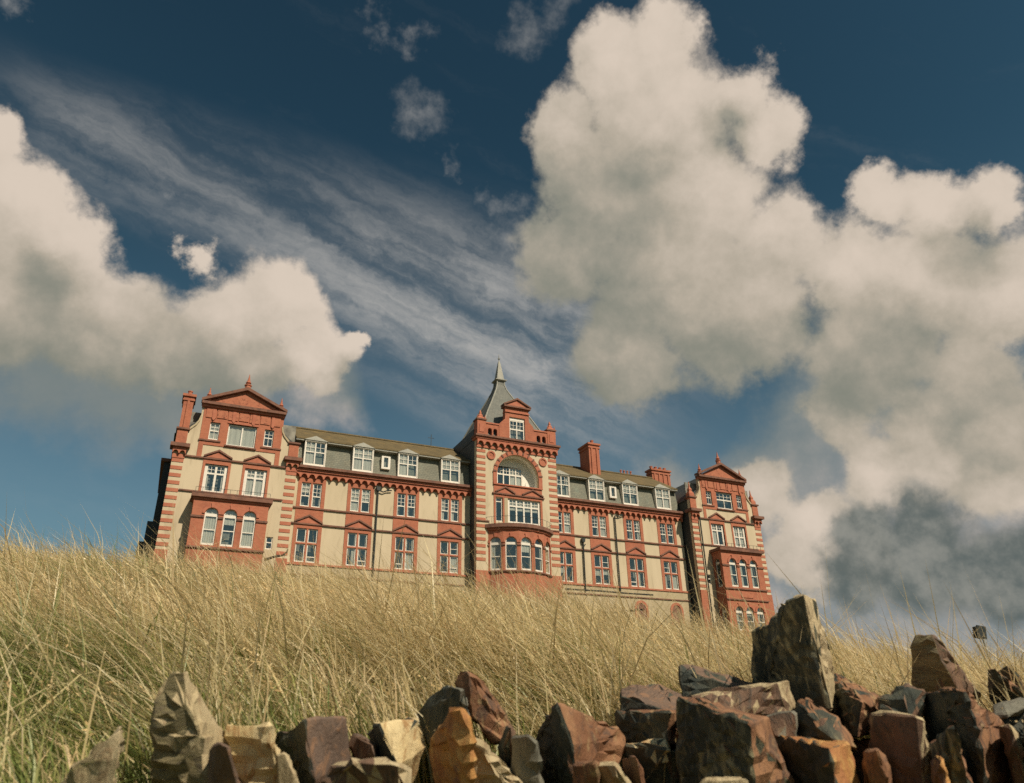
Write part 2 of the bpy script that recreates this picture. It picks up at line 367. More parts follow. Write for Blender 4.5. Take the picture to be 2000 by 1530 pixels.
# ------------------------------------------------------------------ hotel
hotel = thing('hotel', 'grand red brick and cream hotel with gabled wings and a spired tower on the hilltop', 'hotel', (28.0, 4.0, 9.0))
BASE = 7.0
rw = random.Random(3)
def window(outer, lights, y, M=None, curtain=None, depth=0.09, frame=WHITE, bars=(), parent=None, sill=None):
    """frame with one opening per light; light = (outline, grid or None), grid = (x0, x1, z0, z1, cols, rows)"""
    mb = MB(M); mb.panel(outer, [l[0] for l in lights], y, y + depth)
    for l in lights:
        if l[1]:
            x0, x1, z0, z1, c, r = l[1]
            for k in range(1, c): xx = x0 + (x1 - x0) * k / c; mb.box(xx - .016, xx + .016, y + .02, y + .06, z0, z1)
            for k in range(1, r + 1):
                zz = z0 + (z1 - z0) * (k - 1) / r; t = .03 if k == 1 else .016
                mb.box(x0, x1, y + .022, y + .058, zz - t, zz + t)
    for b in bars: mb.box(b[0], b[1], y + .01, y + .07, b[2], b[3])
    w = mb.build('window', frame, parent or hotel)
    for l in lights:
        p = MB(M); lp = l[0]; p.add([(a, y + .045, b) for a, b in lp], [tuple(range(len(lp)))]); p.build('pane', GLASS, w)
    if curtain:
        xs = [a for a, b in outer]; zs = [b for a, b in outer]; x0, x1, z0, z1 = min(xs) + .03, max(xs) - .03, min(zs), max(zs)
        c = MB(M)
        def cloth(xa, xb, za, zb, n=10):
            pts = [(xa + (xb - xa) * k / n, y + .11 + .02 * math.sin(k * 2.1)) for k in range(n + 1)]
            c.add([(a, b, za) for a, b in pts] + [(a, b, zb) for a, b in pts], [(k, k + 1, n + 2 + k, n + 1 + k) for k in range(n)])
        if curtain == 'sides':
            ww = (x1 - x0) * rw.uniform(.14, .24); cloth(x0, x0 + ww, z0, z1, 6); cloth(x1 - ww, x1, z0, z1, 6)
        elif curtain == 'full': cloth(x0, x1, z0, z1, 16)
        elif curtain == 'top': cloth(x0, x1, z0 + (z1 - z0) * rw.uniform(.45, .65), z1, 12)
        elif curtain == 'left': cloth(x0, x0 + (x1 - x0) * .45, z0, z1, 8)
        elif curtain == 'right': cloth(x1 - (x1 - x0) * .45, x1, z0, z1, 8)
        c.build('curtain', CURTAIN, w)
    if sill: MB(M).box(sill[0], sill[1], y - sill[4], y + .05, sill[2], sill[3]).build('sill', WHITE, w)
    return w
def pick_curtain(): return rw.choice([None, 'sides', 'sides', 'top', 'full', 'full', 'left', 'right', 'top', None])
def sash_pair(xc, z0, z1, y, w=1.65, upper=0.55):
    """two white sashes beside a brick mullion; small panes in the upper half"""
    hw = w / 2
    for s in (-1, 1):
        a, b = (xc - hw, xc - .09) if s < 0 else (xc + .09, xc + hw)
        zm = z0 + (z1 - z0) * (1 - upper)
        up = rect(a + .07, b - .07, zm + .03, z1 - .07); lo = rect(a + .07, b - .07, z0 + .1, zm - .03)
        window(rect(a, b, z0, z1), [(up, (a + .07, b - .07, zm + .03, z1 - .07, 2, 3)), (lo, None)], y, curtain=pick_curtain(), sill=(a - .02, b + .02, z0 - .03, z0 + .05, .06))
def four_light(xc, z0, z1, y, w=1.65):
    """ground floor: four white casements in a red cross"""
    hw = w / 2; zt = z0 + (z1 - z0) * .56
    for s in (-1, 1):
        a, b = (xc - hw, xc - .075) if s < 0 else (xc + .075, xc + hw)
        c = pick_curtain()
        window(rect(a, b, z0, zt - .06), [(rect(a + .08, b - .08, z0 + .11, zt - .14), None)], y, curtain=c, sill=(a - .02, b + .02, z0 - .04, z0 + .05, .06),
               bars=[(a + .08, b - .08, z0 + .42, z0 + .49)] if rw.random() < .35 else ())
        window(rect(a, b, zt + .06, z1), [(rect(a + .08, b - .08, zt + .13, z1 - .08), None)], y, curtain=None if c in (None, 'top') else 'sides',
               bars=[(a + .08, b - .08, zt + .55, zt + .59)] if rw.random() < .4 else ())
def two_light(x0, x1, z0, z1, y, cols=4, rows=2, top=0.3, curtain=None, thick=.1, M=None):
    """wide white casement window: tall lights under a band of small panes"""
    zt = z1 - (z1 - z0) * top; n = cols; ls = []
    for k in range(n):
        a = x0 + thick * .7 + (x1 - x0 - thick * 1.4) * k / n + thick * .35; b = x0 + thick * .7 + (x1 - x0 - thick * 1.4) * (k + 1) / n - thick * .35
        ls.append((rect(a, b, z0 + .16, zt - .05), None)); ls.append((rect(a, b, zt + .05, z1 - .09), (a, b, zt + .05, z1 - .09, 2, rows)))
    return window(rect(x0, x1, z0, z1), ls, y, M=M, curtain=curtain)
def arched(xc, w, z0, z1, y, M=None, curtain=None, rail=True):
    r = w / 2 - .09; zs = z1 - w / 2; zt = zs - .02
    half = [(xc - r, zt + .06), (xc + r, zt + .06)] + [(xc + r * math.cos(math.pi * k / 10), zs + .08 + (r - .02) * math.sin(math.pi * k / 10)) for k in range(1, 10)]
    zm = z0 + (zt - z0) * .5
    return window(arch(xc, w, z0, z1), [(half, None), (rect(xc - r, xc + r, zm + .035, zt - .16), None), (rect(xc - r, xc + r, z0 + .16, zm - .035), None)], y, M=M, curtain=curtain)
def pediment(xc, hw, z0, z1, y, d=.12):
    p = MB().prism([(xc - hw, z0), (xc + hw, z0), (xc, z1)], y - d * .5, y + .02).build('pediment', TERRA, hotel)
    b = MB()
    L = math.hypot(hw, z1 - z0); nx, nz = -(z1 - z0) / L, hw / L; t = .11
    b.prism([(xc - hw - .12, z0), (xc, z1), (xc, z1 + t * 1.3), (xc - hw - .12, z0 + t * 1.2)], y - d - .05, y + .02)
    b.prism([(xc + hw + .12, z0), (xc, z1), (xc, z1 + t * 1.3), (xc + hw + .12, z0 + t * 1.2)][::-1], y - d - .053, y + .02)
    b.build('raking_moulding', CAP, p)
CORB = {}
def corbels(x0, x1, z0, z1, y, n, d=.3):
    w = (x1 - x0) / n; hgt = z1 - z0; r = min(w * .40, hgt * .62)
    key = (round(w, 4), round(hgt, 3), d)
    if key not in CORB:
        poly = [(-w / 2, hgt), (-w / 2, 0), (-r, 0)] + [(-r * math.cos(math.pi * k / 8), r * 1.25 * math.sin(math.pi * k / 8)) for k in range(1, 8)] + [(r, 0), (w / 2, 0), (w / 2, hgt)]
        CORB[key] = MB().prism(poly[::-1], -d, 0.0).mesh('corbel_arch', TERRA)
    for k in range(n):
        o = bpy.data.objects.new('corbel_arch', CORB[key]); col.objects.link(o); attach(o, hotel)
        o.location = (x0 + w * (k + .5), y, z0)
QB = {}
def quoins(xa, xb, ztop, zbot, y, step=.58, h=.27, proud=.035):
    key = (round(xb - xa, 3), y > -50)
    if key not in QB: QB[key] = MB().box(0, xb - xa, -proud, .05, 0, h).mesh('quoin_block', TERRA)
    z = ztop; i = 0
    while z - h > zbot:
        o = bpy.data.objects.new('quoin_block', QB[key]); col.objects.link(o); attach(o, hotel); o.location = (xa, y, z - h); z -= step; i += 1
def finial(x, y, z0, z1, r=.18):
    h = z1 - z0
    MB().lathe(x, y, [(r, z0), (r, z0 + h * .22), (r * 1.25, z0 + h * .25), (r * 1.25, z0 + h * .3), (r * .5, z0 + h * .34), (r * .95, z0 + h * .44), (r * .55, z0 + h * .55), (r * .25, z0 + h * .8), (.02, z1)], 8, .39).build('finial', TERRA, hotel)
def slab(name, m_, x0, x1, y0, y1, z0, z1): return MB().box(x0, x1, y0, y1, z0, z1).build(name, m_, hotel)

def hotel_range(xL, xR, cs, vis, wL, wR, smallx, prng, w=1.65):
    hw = w / 2; holes = []
    for c in cs: holes += [rect(c - hw, c + hw, 17.5, 19.52), rect(c - hw, c + hw, 13.0, 15.7)]
    MB().panel(rect(xL, xR, BASE, 20.9), holes, 0, .5, hole_y=.32).build('wall', RENDER, hotel)
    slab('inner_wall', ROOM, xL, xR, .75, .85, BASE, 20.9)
    for c in cs:
        strip = [rect(c - hw, c + hw, 17.5, 19.52), rect(c - hw, c + hw, 13.0, 15.7)]
        MB().panel(rect(c - 1.12, c + 1.12, 12.86, 20.0), strip, -.045, .04, hole_y=.14).build('brick_bay', BRICK, hotel)
        MB().box(c - .085, c + .085, -.02, .16, 17.5, 19.52).build('mullion', TERRA, hotel)
        MB().box(c - .07, c + .07, -.02, .16, 13.0, 15.7).box(c - hw, c + hw, -.023, .163, 14.45, 14.57).build('mullion', TERRA, hotel)
        sash_pair(c, 17.5, 19.5, .06, w); four_light(c, 13.0, 15.68, .06, w)
        pediment(c, 1.0, 16.12, 16.68, -.05)
    slab('string_course', CAP, xL, xR, -.13, .02, 17.30, 17.42)
    slab('string_course', CAP, xL, xR, -.135, .02, 16.0, 16.12)
    slab('string_course', TERRA, xL, xR, -.14, .02, 12.76, 12.9)
    MB().box(xL, xR, -.06, .03, BASE, 12.76).build('plinth', PLINTH, hotel)
    slab('string_course', CAP, xL, xR, -.15, -.04, 11.95, 12.05)
    # arcaded cornice
    slab('frieze', BRICK, xL, xR, -.06, .05, 20.0, 20.35)
    n = max(4, round((xR - xL) / .64)); corbels(xL, xR, 19.86, 20.36, -.045, n, .26)
    slab('cornice', TERRA, xL, xR, -.42, .05, 20.36, 20.6)
    slab('gutter', CAP, xL, xR, -.62, .1, 20.6, 20.82)
    # mansard and roof
    MB().add([(xL, .12, 20.8), (xR, .12, 20.8), (xR, .5, 23.2), (xL, .5, 23.2)], [(0, 1, 2, 3)]).build('mansard_slope', SLATE, hotel)
    slab('eaves_board', LEAD, xL, xR, -.02, .6, 23.16, 23.3)
    MB().add([(xL, -.06, 23.28), (xR, -.06, 23.28), (xR, 4.2, 25.75), (xL, 4.2, 25.75), (xL, 9.0, 23.3), (xR, 9.0, 23.3), (xL, -.06, 23.38), (xR, -.06, 23.38), (xR, 4.2, 25.85), (xL, 4.2, 25.85), (xL, 9, 23.4), (xR, 9, 23.4)],
            [(0, 1, 2, 3), (3, 2, 5, 4), (6, 7, 8, 9), (9, 8, 11, 10), (0, 1, 7, 6), (0, 6, 9, 3), (3, 9, 10, 4), (1, 2, 8, 7), (2, 5, 11, 8), (4, 5, 11, 10)]).build('roof', ROOFM, hotel)
    MB().tube([(xL, 4.2, 25.88), (xR, 4.2, 25.88)], .12, 8).build('ridge_tiles', ROOFM, hotel)
    slab('rear_wall', RENDER, xL, xR, 8.6, 8.9, BASE, 23.3)
    for c in cs:
        x0, x1 = c - .87, c + .83
        dm = MB().box(x0 - .05, x0 + .02, -.05, .55, 21.02, 23.2).box(x1 - .02, x1 + .05, -.05, .55, 21.02, 23.2).box(x0 - .05, x1 + .05, -.08, .6, 20.95, 21.05).box(x0 - .05, x1 + .05, -.08, .55, 23.14, 23.24)
        d = dm.build('dormer', WHITE, hotel)
        MB().add([(x0 - .15, -.16, 23.24), (x1 + .15, -.16, 23.24), (x1 + .15, 1.2, 23.24), (x0 - .15, 1.2, 23.24), ((x0 + x1) / 2, .25, 23.80), ((x0 + x1) / 2, 1.2, 23.9)],
                 [(0, 1, 4), (1, 2, 5, 4), (3, 0, 4, 5), (0, 3, 2, 1)]).build('dormer_roof', LEAD, d)
        MB().box(x0, x1, .45, .5, 21.05, 23.14).build('room_back', ROOM, d)
        xm = (x0 + x1) / 2; ls = []
        for a, b in ((x0 + .08, xm - .05), (xm + .05, x1 - .08)):
            zt = 22.22
            ls += [(rect(a, b, 21.2, zt - .03), None), (rect(a, b, zt + .03, 23.06), (a, b, zt + .03, 23.06, 2, 2))]
        window(rect(x0 + .02, x1 - .02, 21.05, 23.14), ls, 0, curtain=pick_curtain())
    sx = smallx
    sw = MB().panel(rect(sx - .42, sx + .36, 21.55, 22.72), [rect(sx - .22, sx + .16, 21.72, 22.6)], .0, .5).build('roof_light', WHITE, hotel)
    MB().add([(sx - .22, .08, 21.72), (sx + .16, .08, 21.72), (sx + .16, .08, 22.6), (sx - .22, .08, 22.6)], [(0, 1, 2, 3)]).build('pane', GLASS, sw)
    MB().box(sx - .22, sx + .16, .3, .32, 21.72, 22.6).build('room_back', ROOM, sw)

LC = [9.98, 14.07, 18.09, 22.09]; RC = [33.45, 37.37, 41.28, 45.25]
hotel_range(8.3, 24.05, LC, None, None, None, 16.12, None)
hotel_range(32.1, 47.2, RC, None, None, None, 39.3, None, w=1.6)

def downpipe(pts, r=.065, hopper=True, arm=None):
    p = MB().tube(pts, r, 8)
    o = p.build('downpipe', IRON, hotel)
    if hopper:
        x, y, z = pts[0]; MB().prism([(x - .12, z - .1), (x + .12, z - .1), (x + .2, z + .25), (x - .2, z + .25)], y - .14, y + .1).build('hopper', IRON, o)
    if arm: MB().tube(arm, .05, 6).build('branch_pipe', IRON, o)
downpipe([(15.5, -.16, 19.55), (15.48, -.16, 12.2)], arm=[(15.5, -.17, 19.5), (15.95, -.17, 19.4), (16.25, -.17, 19.55), (16.7, -.17, 19.62)])
downpipe([(39.12, -.16, 19.65), (39.12, -.16, 12.3)], hopper=False, arm=[(39.12, -.17, 19.68), (39.6, -.17, 19.66), (40.1, -.17, 19.85)])
downpipe([(35.4, -.16, 16.85), (35.36, -.16, 12.2)], arm=[(35.4, -.17, 16.3), (35.62, -.17, 16.6)])
MB().tube([(32.3, -1.9, 11.95), (36, -1.8, 12.0), (39, -1.5, 12.02), (42.0, -1.2, 12.1)], .07, 6).build('service_pipe', IRON, hotel)
for xc in (41.35, 45.4):
    MB().panel(arch(xc, 1.5, 9.6, 11.75), [arch(xc, 1.05, 9.6, 11.5)], -.12, -.03).build('basement_arch', TERRA, hotel)
    MB().add([(a, -.064, b) for a, b in arch(xc, 1.05, 9.6, 11.5)], [tuple(range(15))]).build('basement_vent', CAP, hotel)

# chimneys
def chimney(x0, x1, y0, y1, z0, z1, pots, ribs=0, name='chimney'):
    m_ = MB().box(x0, x1, y0, y1, z0, z1 - .55).box(x0 - .08, x1 + .08, y0 - .08, y1 + .08, z1 - .55, z1 - .4).box(x0 - .02, x1 + .02, y0 - .02, y1 + .02, z1 - .4, z1 - .2).box(x0 - .14, x1 + .14, y0 - .14, y1 + .14, z1 - .2, z1)
    for k in range(ribs):
        xx = x0 + (x1 - x0) * (k + .5) / ribs; m_.box(xx - .09, xx + .09, y0 - .1, y0 + .02, z0, z1 - .57)
    c = m_.build(name, BRICK, hotel)
    for k in range(pots):
        if (x1 - x0) > (y1 - y0): px, py = x0 + (x1 - x0) * (k + .5) / pots, (y0 + y1) / 2
        else: px, py = (x0 + x1) / 2, y0 + (y1 - y0) * (k + .5) / pots
        MB().lathe(px, py, [(.17, z1), (.15, z1 + .3), (.19, z1 + .34), (.19, z1 + .42), (.14, z1 + .44)], 8).build('chimney_pot', TERRA, c)
    return c
chimney(38.0, 39.25, 2.0, 3.9, 23.5, 27.95, 3, 2)
chimney(47.3, 49.7, 4.2, 5.2, 23.5, 27.05, 4, 4)
for k in range(4): MB().lathe(43.2 + k * .42, 4.2, [(.09, 25.9), (.09, 26.2), (.14, 26.22), (.12, 26.32)], 6).build('ridge_vent', TERRA, hotel)

def wing(cx, sx, left):
    y = -1.5
    X = lambda v: cx + v * sx
    W = 4.6
    cur = [(-3.75, 22.1), (-3.6, 22.35), (-3.35, 22.6), (-3.18, 22.95), (-3.1, 23.4)]
    outl = [(X(-W), BASE), (X(W), BASE), (X(W), 21.9), (X(3.78), 21.9)] + [(X(-a), b) for a, b in cur] + [(X(3.1), 24.4), (X(-3.1), 24.4)] + [(X(a), b) for a, b in cur[::-1]] + [(X(-3.78), 21.9), (X(-W), 21.9)]
    big = (X(-.97), X(1.17)); s1 = (X(-2.33), X(-1.6)); s2 = (X(1.78), X(2.5))
    w1, w2 = X(-1.38), X(1.53); hw = .83 * sx
    gable_holes = [rect(*big, 21.3, 23.1), rect(*s1, 21.6, 23.05), rect(*s2, 21.6, 23.05)]
    first_holes = [rect(w1 - hw, w1 + hw, 17.4, 19.62), rect(w2 - hw, w2 + hw, 17.4, 19.62)]
    swx = X(3.16) if left else X(-3.3)
    small = rect(swx - .25, swx + .25, 13.45, 14.4)
    MB().panel(outl, gable_holes + first_holes + [small], y, y + .4, hole_y=y + .34).build('wall', RENDER, hotel)
    slab('inner_wall', ROOM, X(-W) + .3, X(W) - .3, y + .8, y + .9, BASE, 24.0)
    # brick gable face
    MB().panel([(X(-2.95), 21.12), (X(3.15), 21.12), (X(3.15), 24.4), (X(-2.95), 24.4)], gable_holes, y - .05, y + .02, hole_y=y + .1).build('gable_face', BRICK, hotel)
    for a in (-2.95, 2.8): slab('brick_pilaster', BRICK, X(a), X(a + .35), y - .05, y + .02, 20.1, 21.12)
    slab('sill_course', CAP, X(-3.0), X(-1.4), y - .13, y, 21.42, 21.54); slab('sill_course', CAP, X(1.6), X(3.2), y - .13, y, 21.42, 21.54)
    slab('sill_course', CAP, big[0] - .12, big[1] + .12, y - .16, y, 21.18, 21.29)
    slab('lintel', TERRA, big[0] - .1, big[1] + .1, y - .12, y, 23.12, 23.26)
    if left: window(rect(*big, 21.3, 23.08), [(rect(big[0] + .09, (big[0] + big[1]) / 2 - .05, 21.42, 22.98), None), (rect((big[0] + big[1]) / 2 + .05, big[1] - .09, 21.42, 22.98), None)], y + .08, curtain='full')
    else: two_light(*big, 21.3, 23.08, y + .08, 2, 2, .45)
    for k, (a, b) in enumerate((s1, s2)):
        zt = 22.35
        window(rect(a, b, 21.6, 23.03), [(rect(a + .07, b - .07, zt + .03, 22.95), (a + .07, b - .07, zt + .03, 22.95, 2, 2)), (rect(a + .07, b - .07, 21.7, zt - .03), (a + .07, b - .07, 21.7, zt - .03, 2, 1))], y + .08, curtain='full' if k == 0 and left else None)
    # carved frieze
    for k in range(7):
        a = X(-2.75 + k * .82); slab('frieze_panel', RELIEF, a, a + .74 * sx, y - .11, y, 23.38 + .05 * (k % 2), 24.2)
    for k in range(4):
        a = X(-2.3 + k * 1.5); MB().prism([(a, 23.3), (a + .12, 23.15), (a + .24, 23.3), (a + .24, 24.1), (a, 24.1)], y - .16, y - .04).build('frieze_bracket', TERRA, hotel)
    # pediment gable
    slab('gable_cornice', CAP, X(-3.2), X(3.25), y - .42, y + .3, 24.42, 24.64)
    slab('gable_band', TERRA, X(-3.15), X(3.2), y - .22, y + .3, 24.22, 24.42)
    tp = MB().prism([(X(-3.0), 24.64), (X(3.05), 24.64), (X(.02), 26.1)], y - .08, y + .3).build('tympanum', RELIEF, hotel)
    rk = MB()
    rk.prism([(X(-3.25), 24.64), (X(.02), 26.08), (X(.02), 26.34), (X(-3.25), 24.86)], y - .4, y + .32)
    rk.prism([(X(3.3), 24.64), (X(.02), 26.08), (X(.02), 26.34), (X(3.3), 24.86)][::-1], y - .403, y + .323)
    rk.build('raking_cornice', CAP, tp)
    finial(X(.02), y, 26.25, 27.65, .24); finial(X(-2.75), y, 24.8, 25.95, .2); finial(X(2.8), y, 24.8, 26.0, .2)
    # first floor
    slab('string_course', CAP, X(-3.75), X(3.75), y - .14, y + .02, 19.98, 20.1)
    slab('string_course', CAP, X(-3.75), X(3.75), y - .12, y + .02, 17.3, 17.41)
    for i, c in enumerate((w1, w2)):
        h_ = rect(c - hw, c + hw, 17.4, 19.62)
        MB().panel(rect(c - 1.02 * sx, c + 1.02 * sx, 17.41, 19.98), [rect(c - hw, c + hw, 17.412, 19.62)], y - .05, y + .02, hole_y=y + .1).build('brick_surround', BRICK, hotel)
        pediment(c, .92 * sx, 20.12, 20.66, y - .05)
        if left or i: two_light(c - hw, c + hw, 17.4, 19.6, y + .1, 2, 2, .32 if left else .5, curtain='full' if i else 'sides', thick=.22)
        else: two_light(c - hw, c + hw, 17.4, 19.6, y + .1, 2, 2, .3, curtain='left', thick=.2)
    # corner piers
    for s in (-1, 1):
        a, b = sorted((X(s * W), X(s * 3.78)))
        quoins(a, b, 19.75, 12.9, y)
        slab('pier_base', BRICK, a - .02, b + .02, y - .06, y + .1, BASE, 12.85)
        slab('pier_band', TERRA, a - .03, b + .03, y - .07, y + .1, 19.8, 20.12)
        corbels(a - .06, b + .06, 20.12, 20.6, y - .03, 2, .26)
        slab('pier_cap', CAP, a - .28, b + .28, y - .5, y + .6, 20.6, 20.88)
        slab('pier_top', BRICK, a + .02, b - .04, y - .08, y + .7, 20.88, 22.1)
        slab('pier_coping', CAP, a - .08, b + .08, y - .2, y + .8, 22.1, 22.24)
        if not (left and s < 0):
            if not left:
                MB().lathe((a + b) / 2, y + .3, [(.42, 22.24), (.42, 22.6), (.2, 22.9), (.26, 23.05), (.1, 23.3), (.03, 23.9)], 4, math.pi / 4).build('pinnacle', TERRA, hotel)
        MB().prism([(X(s * 3.76), 22.1), (X(s * 3.55), 22.36), (X(s * 3.3), 22.65), (X(s * 3.12), 23.0), (X(s * 3.05), 23.42), (X(s * 3.13), 23.45), (X(s * 3.22), 23.05), (X(s * 3.4), 22.72), (X(s * 3.65), 22.46), (X(s * 3.85), 22.2)][::s], y - .1, y + .42).build('shoulder_coping', PLINTH, hotel)
    if left:
        x0 = X(-W)
        cx0 = x0 + .08
        chimney(cx0, cx0 + .72, y + .1, y + 1.6, 22.2, 25.15, 2, 1)
    # small window
    window(small, [(rect(swx - .18, swx + .18, 13.55, 13.95), None), (rect(swx - .18, swx + .18, 14.02, 14.33), None)], y + .08)
    # square bay
    yb = -2.9; xa, xb = X(-2.62), X(2.66); cs = [X(-1.27), X(.04), X(1.4)]; ww = .92 * sx
    levels = [(13.1, 15.85)] + ([] if left else [(9.0, 11.25)])
    holes = [arch(c, ww, z0, z1) for c in cs for z0, z1 in levels]
    MB().panel(rect(xa, xb, BASE, 16.5), holes, yb, yb + .35, hole_y=yb + .3).build('bay_front', BRICK, hotel)
    shl = []
    zz = rect
    for s, xx in ((-1, xa), (1, xb)):
        M_ = Matrix.Translation((xx, yb + .7, 0)) @ Matrix.Rotation(math.radians(90 if s > 0 else -90), 4, 'Z')
        MB(M_).panel(rect(-.345 if s > 0 else -.7, .7 if s > 0 else .345, BASE, 16.5), [arch(0, .72, z0, z1) for z0, z1 in levels], 0, .3).build('bay_side', BRICK, hotel)
        for z0, z1 in levels: arched(0, .72, z0, z1, .12, M=M_)
    slab('inner_wall', ROOM, xa + .3, xb - .3, yb + .7, yb + .75, BASE, 16.5)
    slab('bay_cornice', CAP, xa - .22, xb + .22, yb - .25, y, 16.55, 16.82)
    slab('bay_frieze', TERRA, xa - .06, xb + .06, yb - .08, y, 16.4, 16.55)
    for a, b in ((xa - .05, cs[0] - ww / 2 - .02), (cs[0] + ww / 2 + .02, cs[1] - ww / 2 - .02), (cs[1] + ww / 2 + .02, cs[2] - ww / 2 - .02), (cs[2] + ww / 2 + .02, xb + .05)):
        slab('impost', CAP, a, b, yb - .09, yb + .05, 15.05, 15.2)
    slab('string_course', CAP, xa - .06, xb + .06, yb - .12, yb + .02, 12.84, 12.96)
    for c in cs:
        for z0, z1 in levels:
            r0 = ww / 2
            ring = arch(c, ww + .34, z1 - r0 - .0, z1 + .17); inn = arch(c, ww + .01, z1 - r0 - .0, z1 + .005)
            pts_o = [(c + (r0 + .2) * math.cos(math.pi * k / 14), z1 - r0 + (r0 + .2) * math.sin(math.pi * k / 14)) for k in range(15)]
            pts_i = [(c + (r0 + .005) * math.cos(math.pi * k / 14), z1 - r0 + (r0 + .005) * math.sin(math.pi * k / 14)) for k in range(14, -1, -1)]
            MB().prism(pts_o + pts_i, yb - .07, yb + .03).build('arch_ring', TERRA, hotel)
            MB().prism([(c - .08, z1 - .02), (c + .08, z1 - .02), (c + .12, z1 + .32), (c - .12, z1 + .32)], yb - .12, yb).build('keystone', TERRA, hotel)
            arched(c, ww, z0, z1, yb + .1, curtain='full' if left and c != cs[1] else rw.choice(['top', 'left', None]))
    if not left:
        slab('string_course', CAP, xa - .06, xb + .06, yb - .12, yb + .02, 11.82, 11.93)
        slab('carved_panel', RELIEF, X(-.75), X(.75), yb - .06, yb + .02, 12.1, 12.65)
    # railing on the bay
    rail = MB()
    for k in range(12): xx = xa + (xb - xa) * k / 11; rail.box(xx - .012, xx + .012, yb - .1, yb - .076, 16.82, 17.3)
    rail.tube([(xa, yb - .09, 17.3), (xb, yb - .09, 17.3)], .014, 5); rail.build('balcony_rail', IRON, hotel)
    # sides and roof
    slab('side_wall', SLATE_AND_SHADE, X(-W), X(-W) + .3, y + .42, 14.0, BASE, 21.9); slab('side_wall', RENDER, X(W) - .3, X(W), y + .42, 14.0, BASE, 21.9)  # left wall coloured dark to carry its shade
    slab('rear_wall', RENDER, X(-W) + .3, X(W) - .3, 13.7, 14.0, BASE, 21.9)
    MB().add([(X(-W) - .15, y + .45, 21.9), (X(.02), y + .31, 25.9), (X(W) + .15, y + .45, 21.9), (X(-W) - .15, 14, 21.9), (X(.02), 14, 25.9), (X(W) + .15, 14, 21.9)],
            [(0, 1, 4, 3), (1, 2, 5, 4), (0, 2, 1), (3, 4, 5), (0, 3, 5, 2)]).build('roof', SLATE_AND_SHADE, hotel)
wing(3.8, 1.0, True)
wing(51.82, .965, False)
downpipe([(48.25, -1.7, 20.4), (48.25, -1.7, 8.0)], .07, hopper=False)
# lower side wing standing back from the left gable
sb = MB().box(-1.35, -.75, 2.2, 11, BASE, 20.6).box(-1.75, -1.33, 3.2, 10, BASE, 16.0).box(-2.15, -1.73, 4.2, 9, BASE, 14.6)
sb.build('side_projection', SLATE_AND_SHADE, hotel)  # shade cast by the wing is put into this dark colour
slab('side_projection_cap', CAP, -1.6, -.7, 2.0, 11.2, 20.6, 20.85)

# ------------------------------------------------------------------ tower
TX0, TX1, TY = 24.0, 32.13, -1.5
TC = 28.08
ar = arch(TC, 4.2, 20.95, 23.95, 24)
wl = rect(25.84, 26.52, 17.5, 19.68); wr = rect(27.04, 30.3, 17.5, 19.72)
MB().panel(rect(TX0, TX1, BASE, 25.2), [ar, wl, wr], TY, TY + .5, hole_y=TY + .34).build('tower_wall', RENDER, hotel)
slab('tower_side', SLATE_AND_SHADE, TX0 - .0, TX0 + .3, TY + .5, 6.5, BASE, 25.2); slab('tower_side', SLATE_AND_SHADE, TX1 - .3, TX1, TY + .5, 6.5, BASE, 25.2)  # tower sides darkened by colour to stand for their shade
slab('tower_rear', BRICK, TX0 + .3, TX1 - .3, 6.2, 6.5, BASE, 26.0)
slab('inner_wall', ROOM, TX0 + .3, TX1 - .3, TY + 1.7, TY + 1.75, BASE, 20.6)
# loggia recess
lo = MB(); n = len(ar)
lo.add([(a, TY + .34, b) for a, b in ar] + [(a, TY + .95, b) for a, b in ar], [(k, (k + 1) % n, n + (k + 1) % n, n + k) for k in range(n)])
lw = rect(26.35, 29.05, 21.02, 23.05)
lo.panel(ar, [lw], TY + .95, TY + 1.15)
lo.build('loggia', mat('pale_loggia_plaster', (0.76, 0.74, 0.66), (0.68, 0.66, 0.58), 0.9, 1.0), hotel)
slab('inner_wall', ROOM, TX0 + .3, TX1 - .3, TY + 2.3, TY + 2.35, 20.6, 25.0)
two_light(26.35, 29.05, 21.02, 23.05, TY + .952, 4, 2, .38, curtain='right', thick=.14)
MB().lathe(29.2, TY + .6, [(.26, 21.0), (.2, 21.15), (.02, 21.6)], 8).build('folded_parasol', WHITE, hotel)
po = [(TC + 2.48 * math.cos(math.pi * k / 28), 21.85 + 2.48 * math.sin(math.pi * k / 28)) for k in range(29)]
pi_ = [(TC + 2.11 * math.cos(math.pi * k / 28), 21.85 + 2.11 * math.sin(math.pi * k / 28)) for k in range(28, -1, -1)]
MB().prism(po + pi_, TY - .1, TY + .04).build('arch_ring', TERRA, hotel)
for k in range(13):
    a = math.pi * (k + .5) / 13; ca, sa = math.cos(a), math.sin(a)
    q = [(TC + r * math.cos(a + d), 21.85 + r * math.sin(a + d)) for r, d in ((2.2, -.03), (2.52, -.03), (2.52, .03), (2.2, .03))]
    MB().prism(q, TY - .15, TY - .08).build('voussoir', CAP, hotel)
for s in (-1, 1):
    a, b = sorted((TC + s * 2.48, TC + s * 2.11)); slab('arch_jamb', TERRA, a, b, TY - .1, TY + .04, 20.95, 21.85)
slab('brick_apron', BRICK, 25.65, 30.5, TY - .05, TY + .02, 19.74, 20.95)
slab('apron_sill', TERRA, 25.6, 30.55, TY - .16, TY + .1, 20.86, 20.97)
slab('string_course', CAP, 25.5, 30.7, TY - .15, TY + .02, 19.98, 20.1)
pediment(26.75, .85, 20.12, 20.62, TY - .05); pediment(29.5, .95, 20.12, 20.62, TY - .05)
